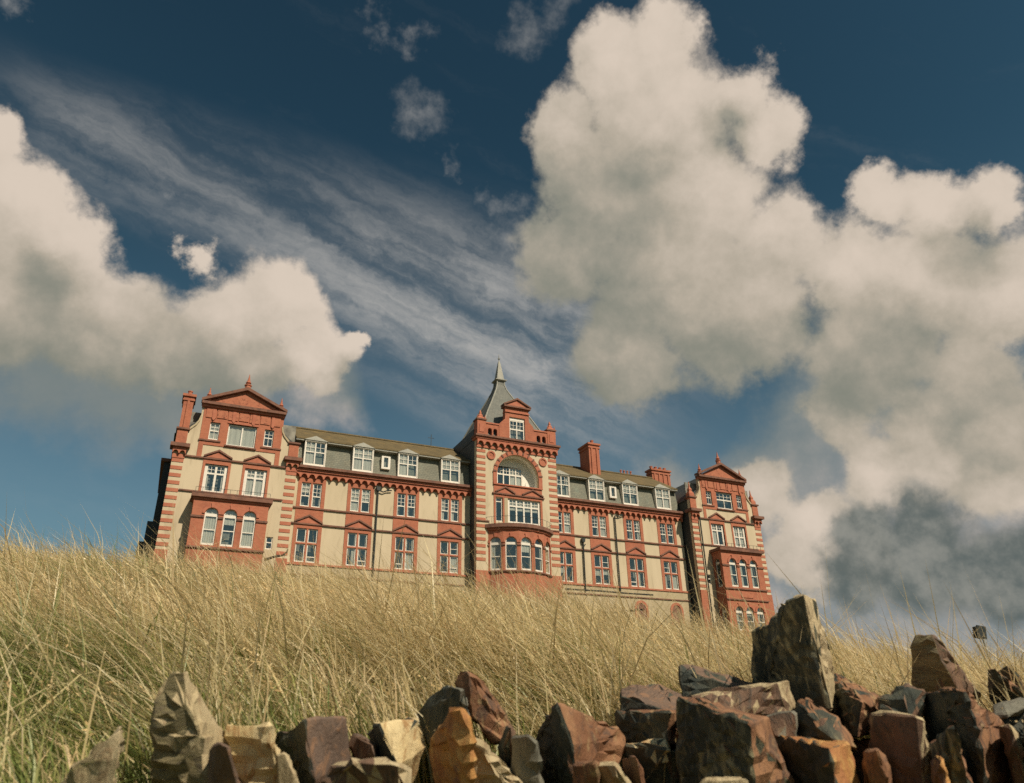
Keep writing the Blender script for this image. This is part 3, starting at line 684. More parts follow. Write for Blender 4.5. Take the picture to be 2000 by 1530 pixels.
for a, b in ((25.65, 25.84), (26.52, 26.68), (30.3, 30.5)): slab('brick_jamb', BRICK, a, b, TY - .05, TY + .02, 17.3, 19.74)
slab('stone_pier', PLINTH, 26.68, 27.02, TY - .03, TY + .1, 17.3, 19.74)
window(wl, [(rect(25.93, 26.43, 17.6, 19.3), None), (rect(25.93, 26.43, 19.38, 19.6), None)], TY + .1, curtain=None)
two_light(27.04, 30.3, 17.5, 19.72, TY + .1, 4, 2, .3, curtain='top', thick=.2)
for (x, z) in ((25.42, 23.6), (30.72, 23.62)):
    c = [(x + .42 * math.cos(2 * math.pi * k / 20), z + .42 * math.sin(2 * math.pi * k / 20)) for k in range(20)]
    ci = [(x + .27 * math.cos(2 * math.pi * k / 20), z + .27 * math.sin(2 * math.pi * k / 20)) for k in range(20)]
    rd = MB().panel(c, [ci], TY - .1, TY + .02).build('roundel', TERRA, hotel)
    MB().prism(ci, TY - .03, TY + .02).build('roundel_boss', RELIEF, rd)
quoins(TX0, TX0 + .86, 24.05, 13.4, TY); quoins(TX1 - .86, TX1, 24.05, 13.4, TY)
slab('tower_plinth', BRICK, TX0 - .06, TX1 + .06, TY - .08, TY + .2, BASE, 13.1)
slab('string_course', CAP, TX0 - .05, TX0 + 1.2, TY - .1, TY + .02, 17.36, 17.46); slab('string_course', CAP, TX1 - 1.0, TX1 + .05, TY - .1, TY + .02, 17.1, 17.2)
# arcaded tower cornice
slab('frieze', TERRA, TX0 - .02, TX1 + .02, TY - .08, TY + .1, 24.22, 24.5)
corbels(TX0 - .05, TX1 + .05, 24.42, 24.98, TY - .06, 12, .3)
slab('cornice', TERRA, TX0 - .2, TX1 + .2, TY - .42, TY + .6, 24.98, 25.16); slab('cornice_slab', CAP, TX0 - .3, TX1 + .3, TY - .56, TY + .62, 25.16, 25.34)
slab('side_parapet', SLATE_AND_SHADE, TX0 - .03, TX0 + .25, TY + .62, 6.4, 25.2, 26.2); slab('side_parapet', BRICK, TX1 - .25, TX1, TY + .62, 6.4, 25.2, 26.2)  # left parapet takes the same painted-in shade as the tower side
# parapet with arched openings, piers, gablet
py = TY - .12
for x0, x1, os_ in ((24.85, 26.2, (25.28, 25.82)), (29.8, 31.25, (30.3, 30.88))):
    MB().panel(rect(x0, x1, 25.34, 26.62), [arch(o, .4, 25.5, 26.22) for o in os_], py, py + .3, back=True).build('parapet_panel', BRICK, hotel)
    slab('parapet_coping', TERRA, x0, x1, py - .07, py + .37, 26.62, 26.76)
for a, b in ((TX0, 24.85), (31.25, TX1)):
    slab('parapet_pier', BRICK, a, b, py - .05, py + .75, 25.34, 26.9)
    slab('pier_panel', TERRA, a + .2, b - .2, py - .09, py, 25.7, 26.5)
    slab('pier_coping', CAP, a - .08, b + .08, py - .13, py + .83, 26.9, 27.04)
    xm = (a + b) / 2
    MB().lathe(xm, py + .3, [(.48, 27.04), (.45, 27.16), (.24, 27.32), (.26, 27.45), (.12, 27.6), (.14, 27.72), (.03, 28.0)], 4, math.pi / 4).build('pinnacle', TERRA, hotel)
    for dx in (-.36, .36): MB().lathe(xm + dx, py - .02, [(.08, 27.04), (.06, 27.2), (.02, 27.4)], 6).build('corner_knob', TERRA, hotel)
gw = rect(27.27, 28.88, 25.36, 27.68)
shl = [(26.2, 25.34), (29.8, 25.34), (29.8, 26.75), (29.72, 27.02), (29.5, 27.25), (29.32, 27.4), (29.28, 28.62), (26.86, 28.62), (26.82, 27.4), (26.66, 27.25), (26.42, 27.02), (26.2, 26.75)]
MB().panel(shl, [gw], py - .04, py + .5).build('gablet', BRICK, hotel)
slab('room_back', ROOM, 27.0, 29.2, py + .5, py + .53, 25.34, 27.8)
two_light(27.27, 28.88, 25.36, 27.4, py + .1, 2, 2, .45, thick=.12)
slab('gablet_fascia', WHITE, 27.27, 28.88, py + .08, py + .2, 27.4, 27.68)
slab('gablet_band', TERRA, 26.8, 29.34, py - .14, py + .5, 28.1, 28.22)
slab('gablet_cornice', CAP, 26.68, 29.46, py - .26, py + .6, 28.62, 28.78)
tp = MB().prism([(26.75, 28.78), (29.4, 28.78), (TC, 29.5)], py - .1, py + .5).build('gablet_pediment', TERRA, hotel)
MB().prism([(26.62, 28.78), (TC, 29.5), (TC, 29.68), (26.62, 28.92)], py - .24, py + .52).prism([(29.52, 28.78), (TC, 29.5), (TC, 29.68), (29.52, 28.92)][::-1], py - .243, py + .523).build('raking_moulding', CAP, tp)
MB().add([(26.86, py + .5, 27.2), (29.28, py + .5, 27.2), (TC, py + .5, 29.4), (TC, 3.0, 29.4), (26.86, 3, 27.2), (29.28, 3, 27.2)], [(0, 2, 3, 4), (1, 5, 3, 2), (0, 1, 2)]).build('gablet_roof', LEAD, hotel)
# spire
sy = 2.4
prof = [(4.0, 25.3), (3.55, 26.2), (2.95, 27.4), (2.3, 28.8), (1.66, 30.0), (1.08, 31.15), (.62, 32.1), (.42, 32.75), (.40, 33.2)]
r2 = math.sqrt(2)
sp = MB().lathe(TC, sy, [(r * r2 * .97, z) for r, z in prof], 4, math.pi / 4).build('spire', SPIRE, hotel)
MB().lathe(TC, sy, [(.44 * r2, 33.18), (.60 * r2, 33.28), (.60 * r2, 33.38), (.38 * r2, 33.5), (.26 * r2, 34.4), (.10 * r2, 35.5), (.03, 35.75)], 4, math.pi / 4).build('spire_cap', LEAD, sp)
MB().lathe(TC, sy, [(.05, 35.7), (.05, 35.85), (.13, 35.95), (.05, 36.05), (.02, 36.5)], 6).build('spire_finial', LEAD, sp)
for sgx, sgy in ((-1, -1), (1, -1), (-1, 1), (1, 1)):
    MB().tube([(TC + sgx * r * .975, sy + sgy * r * .975, z + .02) for r, z in prof], .075, 5).build('hip_roll', LEAD, sp)
# bow window
bcx, bcy, BR, A5 = 28.15, 1.43, 4.23, math.radians(18.6)
def bow_M(a): return Matrix.Translation((bcx, bcy, 0)) @ Matrix.Rotation(a, 4, 'Z') @ Matrix.Translation((0, -BR * math.cos(A5 / 2), 0))
hwid = BR * math.sin(A5 / 2)
for i in range(5):
    M_ = bow_M((i - 2) * A5)
    MB(M_).panel(rect(-hwid, hwid, BASE, 16.6), [arch(0, 1.0, 13.12, 15.98)], 0, .35, hole_y=.3).build('bow_panel', BRICK, hotel)
    pts_o = [(.68 * math.cos(math.pi * k / 14), 15.48 + .68 * math.sin(math.pi * k / 14)) for k in range(15)]
    pts_i = [(.505 * math.cos(math.pi * k / 14), 15.48 + .505 * math.sin(math.pi * k / 14)) for k in range(14, -1, -1)]
    MB(M_).prism(pts_o + pts_i, -.06, .03).build('arch_ring', TERRA, hotel)
    for s in (-1, 1): MB(M_).box(s * .6 - .09, s * .6 + .09, -.08, .03, 15.2, 15.34).build('impost', CAP, hotel)
    MB(M_).prism([(-.08, 15.96), (.08, 15.96), (.12, 16.3), (-.12, 16.3)], -.11, .01).build('keystone', TERRA, hotel)
    arched(0, 1.0, 13.12, 15.98, .1, M=M_, curtain=('left', None, 'top', 'sides', None)[i])
    MB(M_).box(-hwid + .25, hwid - .25, 1.0, 1.05, BASE, 16.5).build('inner_wall', ROOM, hotel)
def arc_poly(r, half=2.62):
    return [(bcx + r * math.sin(a), bcy - r * math.cos(a)) for a in [A5 * half * (k / 12 - 1) for k in range(25)]] + [(bcx + r * math.sin(A5 * half), TY + .02), (bcx - r * math.sin(A5 * half), TY + .02)]
MB().slabpoly(arc_poly(BR + .26), 16.78, 17.1).build('bow_cornice', CAP, hotel)
MB().slabpoly(arc_poly(BR + .08), 16.58, 16.78).build('bow_frieze', TERRA, hotel)
MB().slabpoly(arc_poly(BR + .09, 2.55), 12.96, 13.08).build('bow_sill', CAP, hotel)
MB().slabpoly(arc_poly(BR + .12, 2.55), BASE, 12.3).build('bow_plinth', BRICK, hotel)
br = MB(); ap = arc_poly(BR + .15)[:25]
for a, b in ap[::2]: br.box(a - .012, a + .012, b - .012, b + .012, 17.1, 17.75)
br.tube([(a, b, 17.75) for a, b in ap], .014, 5).build('balcony_rail', IRON, hotel)
MB().tube([(21.9, 5.2, 25.5), (21.9, 5.2, 27.6)], .03, 5).box(21.6, 22.2, 5.18, 5.22, 27.2, 27.24).build('aerial', IRON, hotel)

# ------------------------------------------------------------------ dry stone wall
def rock_mat(name, a, b, c, lich, lt=(0.56, 0.68), stretch=(1, 1, .5)):
    m_ = bpy.data.materials.new(name); m_.use_nodes = True; t = m_.node_tree; q = NG(t); bs = t.nodes['Principled BSDF']
    tc = q.new('ShaderNodeTexCoord').outputs['Object']
    oi = q.new('ShaderNodeObjectInfo').outputs['Random']
    off = q.new('ShaderNodeCombineXYZ'); q.put(off.inputs[0], q.m('MULTIPLY', oi, 37.0)); q.put(off.inputs[1], q.m('MULTIPLY', oi, 91.0))
    p = q.v('ADD', q.v('MULTIPLY', tc, stretch), off.outputs[0])
    n1 = q.noise(p, 8.0, 8, 0.62, .8); n2 = q.noise(p, 21.0, 8, 0.7, 1.2); n3 = q.noise(q.v('ADD', p, (3, 9, 5)), 13.0, 9, 0.68, .6); n4 = q.noise(p, 90.0, 6, 0.7)
    k = 1.22
    cc = q.mix(q.ss(n1, .40, .60), rgb(*[v * k for v in a]), rgb(*[v * k for v in b])); cc = q.mix(q.ss(n2, .50, .62), cc, rgb(*[v * k for v in c]))
    cc = q.mix(q.m('MULTIPLY', q.ss(n3, *lt), .9), cc, rgb(*[v * 1.15 for v in lich]))
    n5 = q.noise(q.v('MULTIPLY', p, (1.0, 1.0, .22)), 30.0, 7, 0.7, .5)
    cc = q.mix(q.m('MULTIPLY', q.ss(n5, .56, .72), .5), cc, rgb(*lich))
    cc = q.mix(q.m('MULTIPLY', q.ss(n4, .45, .7), .22), cc, q.mix(1.0, cc, (.45, .45, .45, 1), 'MULTIPLY'))
    q.put(bs.inputs['Base Color'], cc)
    bs.inputs['Roughness'].default_value = .78; bs.inputs['Specular IOR Level'].default_value = .35
    bn = q.new('ShaderNodeBump'); bn.inputs['Strength'].default_value = .9; bn.inputs['Distance'].default_value = .016
    q.put(bn.inputs['Height'], q.m('ADD', q.m('MULTIPLY', n2, .8), q.m('MULTIPLY_ADD', n4, .12, n1))); t.links.new(bn.outputs[0], bs.inputs['Normal'])
    return m_
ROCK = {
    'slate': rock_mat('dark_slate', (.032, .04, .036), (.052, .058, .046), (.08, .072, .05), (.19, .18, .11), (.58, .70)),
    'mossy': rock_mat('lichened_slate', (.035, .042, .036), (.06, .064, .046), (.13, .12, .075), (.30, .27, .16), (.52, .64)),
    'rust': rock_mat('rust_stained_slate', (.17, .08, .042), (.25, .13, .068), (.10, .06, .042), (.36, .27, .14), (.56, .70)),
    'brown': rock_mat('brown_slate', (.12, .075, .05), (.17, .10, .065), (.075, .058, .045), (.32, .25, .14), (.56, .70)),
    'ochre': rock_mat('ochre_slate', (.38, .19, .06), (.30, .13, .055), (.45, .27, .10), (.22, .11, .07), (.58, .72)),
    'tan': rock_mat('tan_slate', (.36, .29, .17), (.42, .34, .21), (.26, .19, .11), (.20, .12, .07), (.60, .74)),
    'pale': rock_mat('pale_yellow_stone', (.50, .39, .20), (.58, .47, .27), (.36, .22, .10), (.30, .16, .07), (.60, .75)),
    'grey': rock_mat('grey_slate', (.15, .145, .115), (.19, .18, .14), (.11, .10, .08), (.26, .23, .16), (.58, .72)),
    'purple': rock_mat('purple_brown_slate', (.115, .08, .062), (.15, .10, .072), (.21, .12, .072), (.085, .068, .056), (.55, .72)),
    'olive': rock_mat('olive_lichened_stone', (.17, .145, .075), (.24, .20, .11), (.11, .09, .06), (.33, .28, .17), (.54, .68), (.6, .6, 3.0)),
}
wall = thing('stone_wall', 'rough wall of jagged upright slate stones in front of the long dry grass', 'stone wall', tuple(CAM + np.array([0.9, 2.2, -0.5])))
DS = 1.5
def stone(front, side, depth, pts, thick=.2, rough=.006):
    """pts: (px, py, dd) seen corners of the stone; dd = how far behind the stone's nearest edge that corner lies (m)"""
    bm = bmesh.new(); P_ = []
    for p in pts:
        dd = p[2] if len(p) > 2 else .06
        r = ray(p[0], p[1]); r = r / np.linalg.norm(r @ FWD)
        P_.append(CAM + r * (depth * DS + dd * DS))
    ctr = sum(P_) / len(P_)
    for p in P_: bm.verts.new(p)
    back = ctr - CAM; back = _n(np.array([back[0], back[1], 0.0])) + np.array([0, 0, -.04])
    for p in P_:
        q = ctr + (p - ctr) * .84 + back * thick * DS; bm.verts.new(q)
    bmesh.ops.convex_hull(bm, input=bm.verts)
    for v in [v for v in bm.verts if not v.link_faces]: bm.verts.remove(v)
    bmesh.ops.dissolve_limit(bm, angle_limit=math.radians(6), verts=bm.verts, edges=bm.edges)
    bmesh.ops.bevel(bm, geom=list(bm.edges), offset=.004, segments=1, affect='EDGES', clamp_overlap=True)
    bmesh.ops.triangulate(bm, faces=bm.faces)
    for it in range(6):
        long_ = [e for e in bm.edges if e.calc_length() > .045]
        if not long_ or len(bm.faces) > 6000: break
        bmesh.ops.subdivide_edges(bm, edges=long_, cuts=1, use_grid_fill=False); bmesh.ops.triangulate(bm, faces=bm.faces)
    bm.normal_update()
    sd_ = Vector((random.uniform(0, 50), random.uniform(0, 50), random.uniform(0, 50)))
    tilt = Vector((random.uniform(-.5, .5), random.uniform(-.3, .3), 1)).normalized()
    nrm = {v: v.normal.copy() for v in bm.verts}
    for v in bm.verts:
        c = v.co
        a = mnoise.fractal(c * 6 + sd_, .9, 2.1, 3) * .009
        lam = (c.dot(tilt) * 26 + mnoise.noise(c * 6 + sd_) * 1.4); st = (lam - math.floor(lam)); st = (.010 if st > .55 else .0) * (1 if mnoise.noise(c * 4 + sd_ * 2) > -.1 else .2)
        b = mnoise.fractal(c * 28 + sd_, .8, 2.2, 3) * rough * .7
        v.co = c + nrm[v] * (a + b + st)
    bm.normal_update()
    me = bpy.data.meshes.new('stone')
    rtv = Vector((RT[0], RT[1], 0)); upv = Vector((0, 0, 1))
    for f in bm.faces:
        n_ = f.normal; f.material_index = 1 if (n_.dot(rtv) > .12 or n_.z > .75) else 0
        f.smooth = True
    bm.to_mesh(me); bm.free()
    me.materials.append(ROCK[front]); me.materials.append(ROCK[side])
    me.set_sharp_from_angle(angle=math.radians(28))
    o = bpy.data.objects.new('stone', me); col.objects.link(o); attach(o, wall); return o
S = [
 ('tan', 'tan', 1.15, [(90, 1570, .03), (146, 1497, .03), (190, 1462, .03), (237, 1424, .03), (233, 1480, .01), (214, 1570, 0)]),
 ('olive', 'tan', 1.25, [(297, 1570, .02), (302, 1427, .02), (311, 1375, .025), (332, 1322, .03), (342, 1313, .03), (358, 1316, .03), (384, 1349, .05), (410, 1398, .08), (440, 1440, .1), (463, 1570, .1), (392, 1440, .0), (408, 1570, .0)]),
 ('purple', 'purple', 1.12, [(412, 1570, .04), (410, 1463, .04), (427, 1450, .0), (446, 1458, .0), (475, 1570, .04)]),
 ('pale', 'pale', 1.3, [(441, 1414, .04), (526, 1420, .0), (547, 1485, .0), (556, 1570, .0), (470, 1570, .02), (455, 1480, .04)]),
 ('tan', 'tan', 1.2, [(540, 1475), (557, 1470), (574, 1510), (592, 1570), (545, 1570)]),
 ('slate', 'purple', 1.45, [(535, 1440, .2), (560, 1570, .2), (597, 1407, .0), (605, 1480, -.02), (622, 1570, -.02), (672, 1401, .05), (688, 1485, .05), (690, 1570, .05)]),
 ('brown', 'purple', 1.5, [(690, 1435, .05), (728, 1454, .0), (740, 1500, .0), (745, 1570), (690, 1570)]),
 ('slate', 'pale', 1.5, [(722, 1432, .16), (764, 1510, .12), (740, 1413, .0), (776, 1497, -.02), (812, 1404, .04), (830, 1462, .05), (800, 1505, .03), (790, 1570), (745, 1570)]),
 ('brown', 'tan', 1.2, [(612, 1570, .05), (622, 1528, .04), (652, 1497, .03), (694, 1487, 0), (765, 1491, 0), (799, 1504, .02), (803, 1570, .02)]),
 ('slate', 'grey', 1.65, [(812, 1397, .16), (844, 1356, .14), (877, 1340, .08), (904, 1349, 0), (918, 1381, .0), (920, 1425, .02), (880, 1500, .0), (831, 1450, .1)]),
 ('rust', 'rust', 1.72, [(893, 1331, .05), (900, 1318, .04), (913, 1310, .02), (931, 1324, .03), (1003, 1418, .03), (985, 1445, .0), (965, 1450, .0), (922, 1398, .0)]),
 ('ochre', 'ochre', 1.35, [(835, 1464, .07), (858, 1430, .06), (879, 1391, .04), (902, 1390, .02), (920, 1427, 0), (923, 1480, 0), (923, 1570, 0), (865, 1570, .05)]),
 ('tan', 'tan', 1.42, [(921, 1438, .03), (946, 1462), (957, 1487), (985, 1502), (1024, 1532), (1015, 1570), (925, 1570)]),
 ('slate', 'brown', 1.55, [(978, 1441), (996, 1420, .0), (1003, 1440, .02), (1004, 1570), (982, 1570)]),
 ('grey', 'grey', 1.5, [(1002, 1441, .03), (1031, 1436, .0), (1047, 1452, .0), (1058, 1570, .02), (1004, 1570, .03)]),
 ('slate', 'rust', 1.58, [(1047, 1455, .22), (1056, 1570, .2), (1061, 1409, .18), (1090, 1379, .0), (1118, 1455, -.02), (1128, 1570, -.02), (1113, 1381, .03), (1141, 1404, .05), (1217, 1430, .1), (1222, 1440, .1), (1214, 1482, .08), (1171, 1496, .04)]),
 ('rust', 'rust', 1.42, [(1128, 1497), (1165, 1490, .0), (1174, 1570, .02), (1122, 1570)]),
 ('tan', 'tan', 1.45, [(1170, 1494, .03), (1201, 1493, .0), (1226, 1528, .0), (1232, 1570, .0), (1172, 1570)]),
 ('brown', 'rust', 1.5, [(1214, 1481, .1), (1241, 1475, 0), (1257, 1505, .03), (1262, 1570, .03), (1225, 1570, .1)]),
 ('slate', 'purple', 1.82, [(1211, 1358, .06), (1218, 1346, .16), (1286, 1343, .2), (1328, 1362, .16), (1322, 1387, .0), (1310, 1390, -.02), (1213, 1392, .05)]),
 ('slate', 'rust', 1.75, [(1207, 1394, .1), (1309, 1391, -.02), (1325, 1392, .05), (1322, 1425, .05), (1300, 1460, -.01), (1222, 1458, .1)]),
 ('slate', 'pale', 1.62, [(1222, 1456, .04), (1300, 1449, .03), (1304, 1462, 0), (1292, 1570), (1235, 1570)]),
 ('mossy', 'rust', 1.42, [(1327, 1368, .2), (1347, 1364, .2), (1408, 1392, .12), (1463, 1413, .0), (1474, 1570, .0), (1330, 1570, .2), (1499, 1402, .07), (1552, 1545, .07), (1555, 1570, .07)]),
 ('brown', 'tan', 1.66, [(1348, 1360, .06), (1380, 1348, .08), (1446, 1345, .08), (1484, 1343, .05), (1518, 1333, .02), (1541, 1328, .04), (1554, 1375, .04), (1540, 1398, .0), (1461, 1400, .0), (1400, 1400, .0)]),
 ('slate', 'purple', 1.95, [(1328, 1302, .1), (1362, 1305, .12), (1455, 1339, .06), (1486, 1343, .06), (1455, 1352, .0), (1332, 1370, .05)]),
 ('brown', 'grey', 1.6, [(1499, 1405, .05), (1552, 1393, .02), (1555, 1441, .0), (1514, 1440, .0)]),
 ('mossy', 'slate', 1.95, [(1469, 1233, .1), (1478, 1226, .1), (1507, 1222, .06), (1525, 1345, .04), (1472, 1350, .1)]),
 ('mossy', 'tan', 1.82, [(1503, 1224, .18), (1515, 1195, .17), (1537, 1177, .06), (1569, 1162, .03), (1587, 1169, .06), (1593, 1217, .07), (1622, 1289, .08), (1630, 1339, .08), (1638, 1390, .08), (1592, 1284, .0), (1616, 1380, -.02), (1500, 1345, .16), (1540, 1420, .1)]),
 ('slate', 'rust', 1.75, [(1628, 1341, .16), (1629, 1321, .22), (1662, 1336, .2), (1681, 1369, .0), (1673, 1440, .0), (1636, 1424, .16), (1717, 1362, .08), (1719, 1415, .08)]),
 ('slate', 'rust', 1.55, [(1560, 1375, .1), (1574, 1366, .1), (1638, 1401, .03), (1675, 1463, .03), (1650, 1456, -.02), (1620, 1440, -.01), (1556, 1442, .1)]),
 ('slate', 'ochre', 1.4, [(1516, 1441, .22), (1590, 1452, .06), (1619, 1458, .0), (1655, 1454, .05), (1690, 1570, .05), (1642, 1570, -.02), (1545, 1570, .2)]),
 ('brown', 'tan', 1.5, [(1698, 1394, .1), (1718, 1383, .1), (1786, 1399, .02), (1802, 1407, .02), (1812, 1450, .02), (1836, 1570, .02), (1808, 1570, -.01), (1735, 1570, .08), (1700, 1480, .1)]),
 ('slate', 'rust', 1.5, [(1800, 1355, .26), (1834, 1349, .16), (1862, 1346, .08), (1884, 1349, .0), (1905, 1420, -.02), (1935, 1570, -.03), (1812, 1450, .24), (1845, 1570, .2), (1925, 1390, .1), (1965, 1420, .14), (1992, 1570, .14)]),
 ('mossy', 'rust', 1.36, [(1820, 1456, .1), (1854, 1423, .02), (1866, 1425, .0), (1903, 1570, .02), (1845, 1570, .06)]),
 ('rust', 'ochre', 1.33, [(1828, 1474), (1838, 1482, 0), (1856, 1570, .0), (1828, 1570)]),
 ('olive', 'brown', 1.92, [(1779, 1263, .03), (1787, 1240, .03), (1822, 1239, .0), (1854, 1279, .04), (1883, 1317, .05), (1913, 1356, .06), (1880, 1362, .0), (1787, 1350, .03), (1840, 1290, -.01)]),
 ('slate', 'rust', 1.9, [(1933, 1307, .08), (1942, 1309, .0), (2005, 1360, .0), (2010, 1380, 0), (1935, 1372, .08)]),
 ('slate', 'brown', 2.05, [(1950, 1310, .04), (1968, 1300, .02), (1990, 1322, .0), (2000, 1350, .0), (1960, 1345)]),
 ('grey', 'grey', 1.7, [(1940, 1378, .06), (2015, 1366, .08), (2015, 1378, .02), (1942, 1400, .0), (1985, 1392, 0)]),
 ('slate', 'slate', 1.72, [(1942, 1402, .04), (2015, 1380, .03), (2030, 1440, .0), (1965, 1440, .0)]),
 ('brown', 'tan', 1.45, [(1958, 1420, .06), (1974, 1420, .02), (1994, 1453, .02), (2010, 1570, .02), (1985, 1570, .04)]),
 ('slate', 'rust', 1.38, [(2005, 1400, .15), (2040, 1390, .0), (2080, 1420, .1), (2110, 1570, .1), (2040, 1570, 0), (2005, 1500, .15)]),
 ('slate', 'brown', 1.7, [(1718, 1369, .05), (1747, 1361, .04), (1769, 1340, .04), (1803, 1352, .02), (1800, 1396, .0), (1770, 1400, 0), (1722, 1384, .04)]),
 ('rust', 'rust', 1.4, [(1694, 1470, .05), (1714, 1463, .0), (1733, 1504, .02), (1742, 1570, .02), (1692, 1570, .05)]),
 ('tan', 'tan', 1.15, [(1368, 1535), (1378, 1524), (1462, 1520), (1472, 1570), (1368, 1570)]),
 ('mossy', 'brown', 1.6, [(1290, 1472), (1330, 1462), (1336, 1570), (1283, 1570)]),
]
for a in S: stone(*a)
# rubble core behind and below the upright stones
for i in range(46):
    x = 560 + i * 36 + random.uniform(-14, 14); top = (1500 if x < 1200 else 1440) + random.uniform(-12, 25); w_ = random.uniform(34, 52)
    d_ = 1.75 + random.uniform(0, .2)
    stone(random.choice(['slate', 'brown', 'slate', 'mossy', 'purple']), random.choice(['brown', 'slate', 'rust']), d_,
          [(x - w_, top + 20, .1), (x - w_ * .4, top, .06), (x + w_ * .5, top + random.uniform(-10, 12), 0), (x + w_, top + 30, .06), (x + w_, top + 190, .05), (x - w_, top + 190, .1)], thick=.12)

# ------------------------------------------------------------------ long dry grass
def patch(x, y):
    return (np.sin(x * .9 + 1.3 * np.sin(y * .7)) + np.sin(y * 1.1 + 1.7 * np.sin(x * .5 + 2)) + .6 * np.sin(x * 2.3 + y * 1.9)) / 2.6
def wall_u(az): return np.interp(az, [-40, -31, -29, -20, -10, 5, 20, 33, 40], [1.6, 1.7, 2.15, 2.45, 2.75, 3.0, 3.4, 3.45, 3.45])
def scatter(n, u0, u1):
    u = np.sqrt(rng.uniform(u0 * u0, u1 * u1, n)); az = rng.uniform(-43, 43, n)
    ok = u > wall_u(az) + .12
    return u[ok], az[ok]
vb, fb4, fb3, cb_ = [], [], [], []
nvert = 0
def ribbons(base, hgt, lean_dir, lean, droop, width, c_base, c_tip, segs=3):
    """flat tapering blades: 2*segs+1 vertices each"""
    global nvert
    n = len(hgt); yaw = rng.uniform(0, 2 * np.pi, n); side = np.stack([np.cos(yaw), np.sin(yaw), np.zeros(n)], -1)
    V = []; C = []
    for k in range(segs + 1):
        t = k / segs
        off = lean_dir * (hgt * (lean * t * .55 + droop * t ** 2.4))[:, None]
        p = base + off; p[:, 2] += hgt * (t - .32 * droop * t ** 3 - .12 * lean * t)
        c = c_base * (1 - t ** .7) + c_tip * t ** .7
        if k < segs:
            w = (width * (1 - .55 * t))[:, None] * .5
            V += [p - side * w, p + side * w]; C += [c, c]
        else: V.append(p); C.append(c)
    m_ = 2 * segs + 1
    V = np.stack(V, 1).reshape(-1, 3); C = np.stack(C, 1).reshape(-1, 3)
    i0 = nvert + np.arange(n)[:, None] * m_
    for k in range(segs - 1): fb4.append(np.concatenate([i0 + 2 * k, i0 + 2 * k + 1, i0 + 2 * k + 3, i0 + 2 * k + 2], 1))
    fb3.append(np.concatenate([i0 + 2 * segs - 2, i0 + 2 * segs - 1, i0 + 2 * segs], 1))
    vb.append(V); cb_.append(C); nvert += len(V)
def base_pts(u, az):
    x, y = to_world(u, az); return np.stack([x, y, ground_z(u, az) - .03], -1)
STRAW = np.array([[.74, .58, .31], [.80, .66, .38], [.64, .53, .29], [.83, .71, .45], [.56, .42, .21], [.75, .56, .32]])
GREEN = np.array([[.16, .22, .065], [.24, .28, .09], [.31, .32, .12], [.11, .17, .05]])
LEFTV = np.array([-RT[0], -RT[1], 0.0])
def make(n_tuft, per, u0, u1, hmul=1.0, wmul=1.0, green=None):
    tu, ta = scatter(n_tuft, u0, u1); n = len(tu)
    tb = base_pts(tu, ta)
    tl = rng.normal(0, .75, n); tlean = np.clip(rng.normal(.65, .38, n), .0, 1.6)
    idx = np.repeat(np.arange(n), per); N = len(idx)
    u = tu[idx] + rng.normal(0, .07, N); az = ta[idx] + np.degrees(rng.normal(0, .07, N) / np.maximum(tu[idx], 1.5))
    u = np.maximum(u, wall_u(az) + .08)
    b = base_pts(u, az)
    ang = tl[idx] + rng.normal(0, .5, N)
    ld = np.stack([LEFTV[0] * np.cos(ang) - LEFTV[1] * np.sin(ang), LEFTV[0] * np.sin(ang) + LEFTV[1] * np.cos(ang), np.zeros(N)], -1)
    pv = patch(b[:, 0], b[:, 1]); pt = patch(tb[:, 0] * 1.6 + 4, tb[:, 1] * 1.6)[idx]
    leftness = np.clip((-az - 8) / 30, 0, 1)
    gp = np.clip(.04 + .42 * np.clip(pv - .1, 0, 1) + 1.0 * leftness * np.clip(.4 + 1.3 * patch(b[:, 0] * .8 + 2.0, b[:, 1] * .8 + 1.0), 0, 1) + .15 * np.clip((4.2 - u) / 2.5, 0, 1), 0, .85)
    if green: gp = np.full(N, green)
    isg = rng.random(N) < gp
    h = rng.uniform(.45, .80, N) * (1 + .18 * pt) * hmul * np.clip(rng.normal(1, .24, n), .5, 1.5)[idx]; h = np.where(isg, h * .72, h)
    ct = np.where(isg[:, None], GREEN[rng.integers(0, len(GREEN), N)] * rng.uniform(.8, 1.5, N)[:, None] + np.array([.08, .05, .01]) * rng.random(N)[:, None], STRAW[rng.integers(0, len(STRAW), N)] * rng.uniform(.8, 1.22, N)[:, None])
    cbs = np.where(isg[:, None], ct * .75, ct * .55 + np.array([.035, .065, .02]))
    nearw = np.clip((u - wall_u(az)) / .7, .25, 1)
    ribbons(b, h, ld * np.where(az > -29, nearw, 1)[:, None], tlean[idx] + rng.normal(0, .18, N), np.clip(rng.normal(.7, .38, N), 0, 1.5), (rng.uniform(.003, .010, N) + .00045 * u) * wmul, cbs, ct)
make(760, 24, 1.6, 4.5, .9, .85)
make(1800, 24, 4.0, 9.0, 1.0, 1.0)
make(3500, 20, 8.5, 16.5, 1.0, 1.0)
make(1000, 26, 1.7, 5.0, .74, 1.0, .9)      # green growth under the straw
make(1600, 22, 4.5, 9.5, .68, 1.1, .85)
make(900, 20, 9.0, 14.5, .6, 1.2, .85)
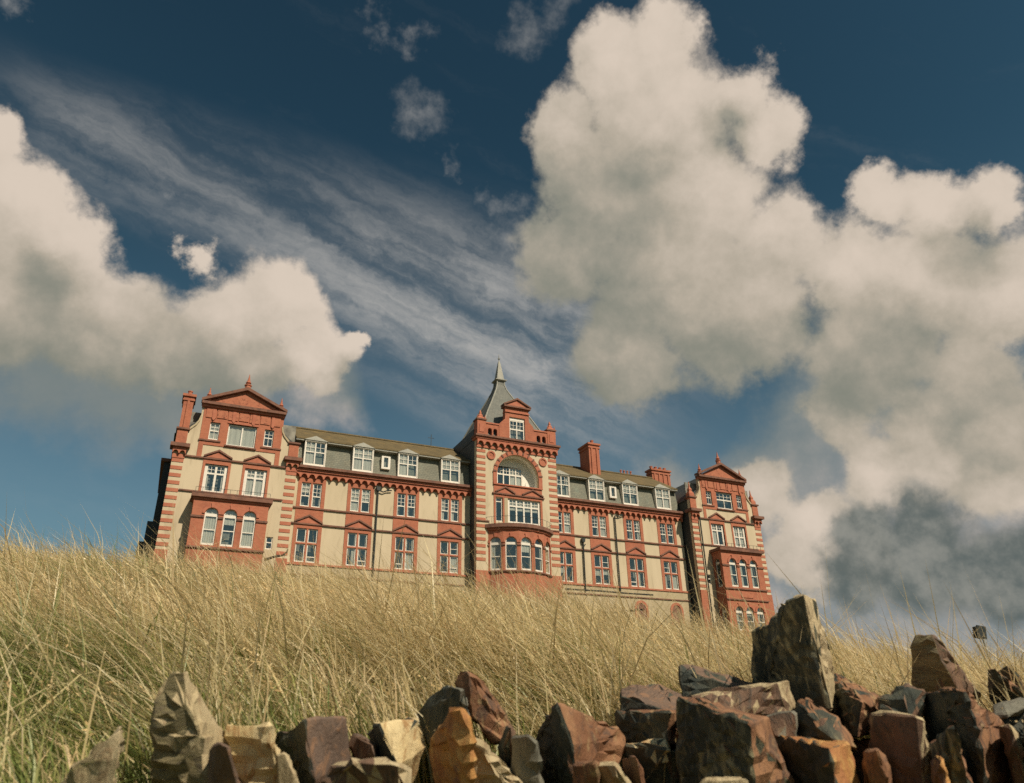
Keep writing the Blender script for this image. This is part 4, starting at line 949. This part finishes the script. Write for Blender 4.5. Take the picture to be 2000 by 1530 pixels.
# flowering stems with open panicles
def stems(n, u0, u1, hs=(.6, .95)):
    global nvert
    u, az = scatter(n, u0, u1); n = len(u); b = base_pts(u, az)
    ang = rng.normal(0, .5, n); ld = np.stack([LEFTV[0] * np.cos(ang) - LEFTV[1] * np.sin(ang), LEFTV[0] * np.sin(ang) + LEFTV[1] * np.cos(ang), np.zeros(n)], -1)
    h = rng.uniform(*hs, n); lean = np.clip(rng.normal(.45, .2, n), 0, 1); dr = np.clip(rng.normal(.65, .25, n), 0, 1.2)
    c = STRAW[rng.integers(0, len(STRAW), n)] * rng.uniform(.8, 1.15, n)[:, None]
    w = np.full(n, .0016) + .00016 * u
    ribbons(b, h, ld, lean, dr, w, c * .7, c, 4)
    K = 9
    for k in range(K):
        t = .70 + .30 * (k + .5) / K
        p = b + ld * (h * (lean * t * .55 + dr * t ** 2.4))[:, None]; p[:, 2] += h * (t - .32 * dr * t ** 3 - .12 * lean * t)
        spread = (.022 * (1.15 - (t - .7) / .3))
        d = rng.normal(0, 1, (n, 3)); d[:, 2] = np.abs(d[:, 2]) * .7 - .2; d += ld * .8; d /= np.linalg.norm(d, axis=1)[:, None]
        e_ = np.cross(d, rng.normal(0, 1, (n, 3))); e_ /= np.linalg.norm(e_, axis=1)[:, None]
        L = rng.uniform(.8, 1.8, n)[:, None] * spread; ww = (.0030 + .0004 * u)[:, None]
        V = np.stack([p, p + d * L * .55 + e_ * ww, p + d * L * 1.25, p + d * L * .55 - e_ * ww], 1).reshape(-1, 3)
        i0 = nvert + np.arange(n)[:, None] * 4
        fb4.append(np.concatenate([i0, i0 + 1, i0 + 2, i0 + 3], 1)); vb.append(V)
        cb_.append(np.repeat(c * np.array([1.05, .98, .9]), 4, axis=0)); nvert += len(V)
stems(900, 2.0, 6.0, (.38, .6)); stems(6500, 5.0, 12.0, (.45, .8)); stems(4000, 11.0, 14.5, (.4, .68))
V = np.concatenate(vb).astype(np.float32); C = np.concatenate(cb_); C = np.concatenate([C, np.ones((len(C), 1))], 1).astype(np.float32)
F4 = np.concatenate(fb4).astype(np.int32); F3 = np.concatenate(fb3).astype(np.int32)
me = bpy.data.meshes.new('grass'); me.vertices.add(len(V)); me.vertices.foreach_set('co', V.ravel())
nl = F4.size + F3.size; me.loops.add(nl); me.loops.foreach_set('vertex_index', np.concatenate([F4.ravel(), F3.ravel()]))
me.polygons.add(len(F4) + len(F3))
me.polygons.foreach_set('loop_start', np.concatenate([np.arange(len(F4)) * 4, F4.size + np.arange(len(F3)) * 3]).astype(np.int32))
me.polygons.foreach_set('loop_total', np.concatenate([np.full(len(F4), 4), np.full(len(F3), 3)]).astype(np.int32))
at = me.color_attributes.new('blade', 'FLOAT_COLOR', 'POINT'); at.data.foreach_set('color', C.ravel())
me.update(calc_edges=True)
gm = bpy.data.materials.new('dry_grass'); gm.use_nodes = True; t = gm.node_tree; t.nodes.clear(); q = NG(t)
ac_ = q.new('ShaderNodeAttribute', attribute_name='blade').outputs['Color']
df = q.new('ShaderNodeBsdfDiffuse'); q.put(df.inputs[0], ac_)
tl_ = q.new('ShaderNodeBsdfTranslucent'); q.put(tl_.inputs[0], ac_)
gl_ = q.new('ShaderNodeBsdfGlossy'); gl_.inputs['Roughness'].default_value = .45; gl_.inputs[0].default_value = (.8, .8, .75, 1)
m1 = q.new('ShaderNodeMixShader'); m1.inputs[0].default_value = .42; t.links.new(df.outputs[0], m1.inputs[1]); t.links.new(tl_.outputs[0], m1.inputs[2])
m2 = q.new('ShaderNodeMixShader'); m2.inputs[0].default_value = .04; t.links.new(m1.outputs[0], m2.inputs[1]); t.links.new(gl_.outputs[0], m2.inputs[2])
oo = q.new('ShaderNodeOutputMaterial'); t.links.new(m2.outputs[0], oo.inputs[0])
me.materials.append(gm)
grass = bpy.data.objects.new('grass', me); col.objects.link(grass)
grass['kind'] = 'stuff'; grass['label'] = 'long dry straw-coloured grass covering the whole slope'; grass['category'] = 'grass'
print('grass tris', len(F4) * 2 + len(F3))

# ------------------------------------------------------------------ small things
d = ray(1912, 1236); u_ = 17.0; k_ = u_ / math.hypot(d[0], d[1]); bx0, by0, tipz = CAM[0] + d[0] * k_, CAM[1] + d[1] * k_, d[2] * k_
az_ = math.degrees(math.atan2(float(d[:2] @ RT), float(d[:2] @ H))); bz0 = float(ground_z(u_, az_)) - .1
fl = thing('floodlight', 'small black floodlight on a thin pale post standing beyond the grass', 'floodlight', (bx0, by0, bz0))
MB().tube([(bx0 + .16, by0 + .02, bz0), (bx0 + .10, by0 + .02, tipz + .04)], .02, 8).build('post', POST, fl)
Mf = Matrix.Translation((bx0, by0, tipz)) @ Matrix.Rotation(math.radians(-18), 4, 'Z') @ Matrix.Rotation(math.radians(10), 4, 'Y')
hd = MB(Mf).box(-.075, .075, -.06, .06, -.1, .1).box(-.09, .09, -.08, -.06, -.115, .115)
for kk in range(5): hd.box(-.07, .07, .06, .085, -.09 + kk * .042, -.078 + kk * .042)
hd = hd.build('lamp_housing', IRON, fl)
MB(Mf).box(-.065, .065, -.086, -.081, -.09, .09).build('lens', IRON, hd)
MB(Mf).box(.09, .11, -.015, .015, -.05, .06).build('bracket', POST, fl)
MB().tube([(bx0 - .03, by0, tipz - .1), (bx0 + .02, by0, tipz - .3), (bx0 + .12, by0 + .01, tipz - .5)], .006, 5).build('cable', IRON, fl)

def twig(pts, u_, label, r=.008):
    w_ = []
    for p in pts:
        d = ray(*p); k_ = u_ / math.hypot(d[0], d[1]); w_.append(tuple(CAM + d * k_))
    o = MB().tube(w_, r, 6, taper=.6).build('dead_stem', mat('dead_stem_bark_%d' % len(MATS), (.05, .04, .028), (.10, .075, .045), .9, 30), None)
    o['label'] = label; o['category'] = 'stem'
    return o
twig([(516, 1094), (535, 1088), (552, 1085), (560, 1079), (562, 1073)], 12.5, 'dark hooked dead stem below the small window of the left wing', .022)
twig([(556, 1186), (575, 1172), (592, 1161), (612, 1160), (630, 1166)], 8.0, 'longest arched dark stem bent over in the grass')
twig([(686, 1172), (700, 1165), (716, 1162), (728, 1166)], 8.5, 'short arched dark stem in the grass below the left range')
print('objects', len(bpy.data.objects))
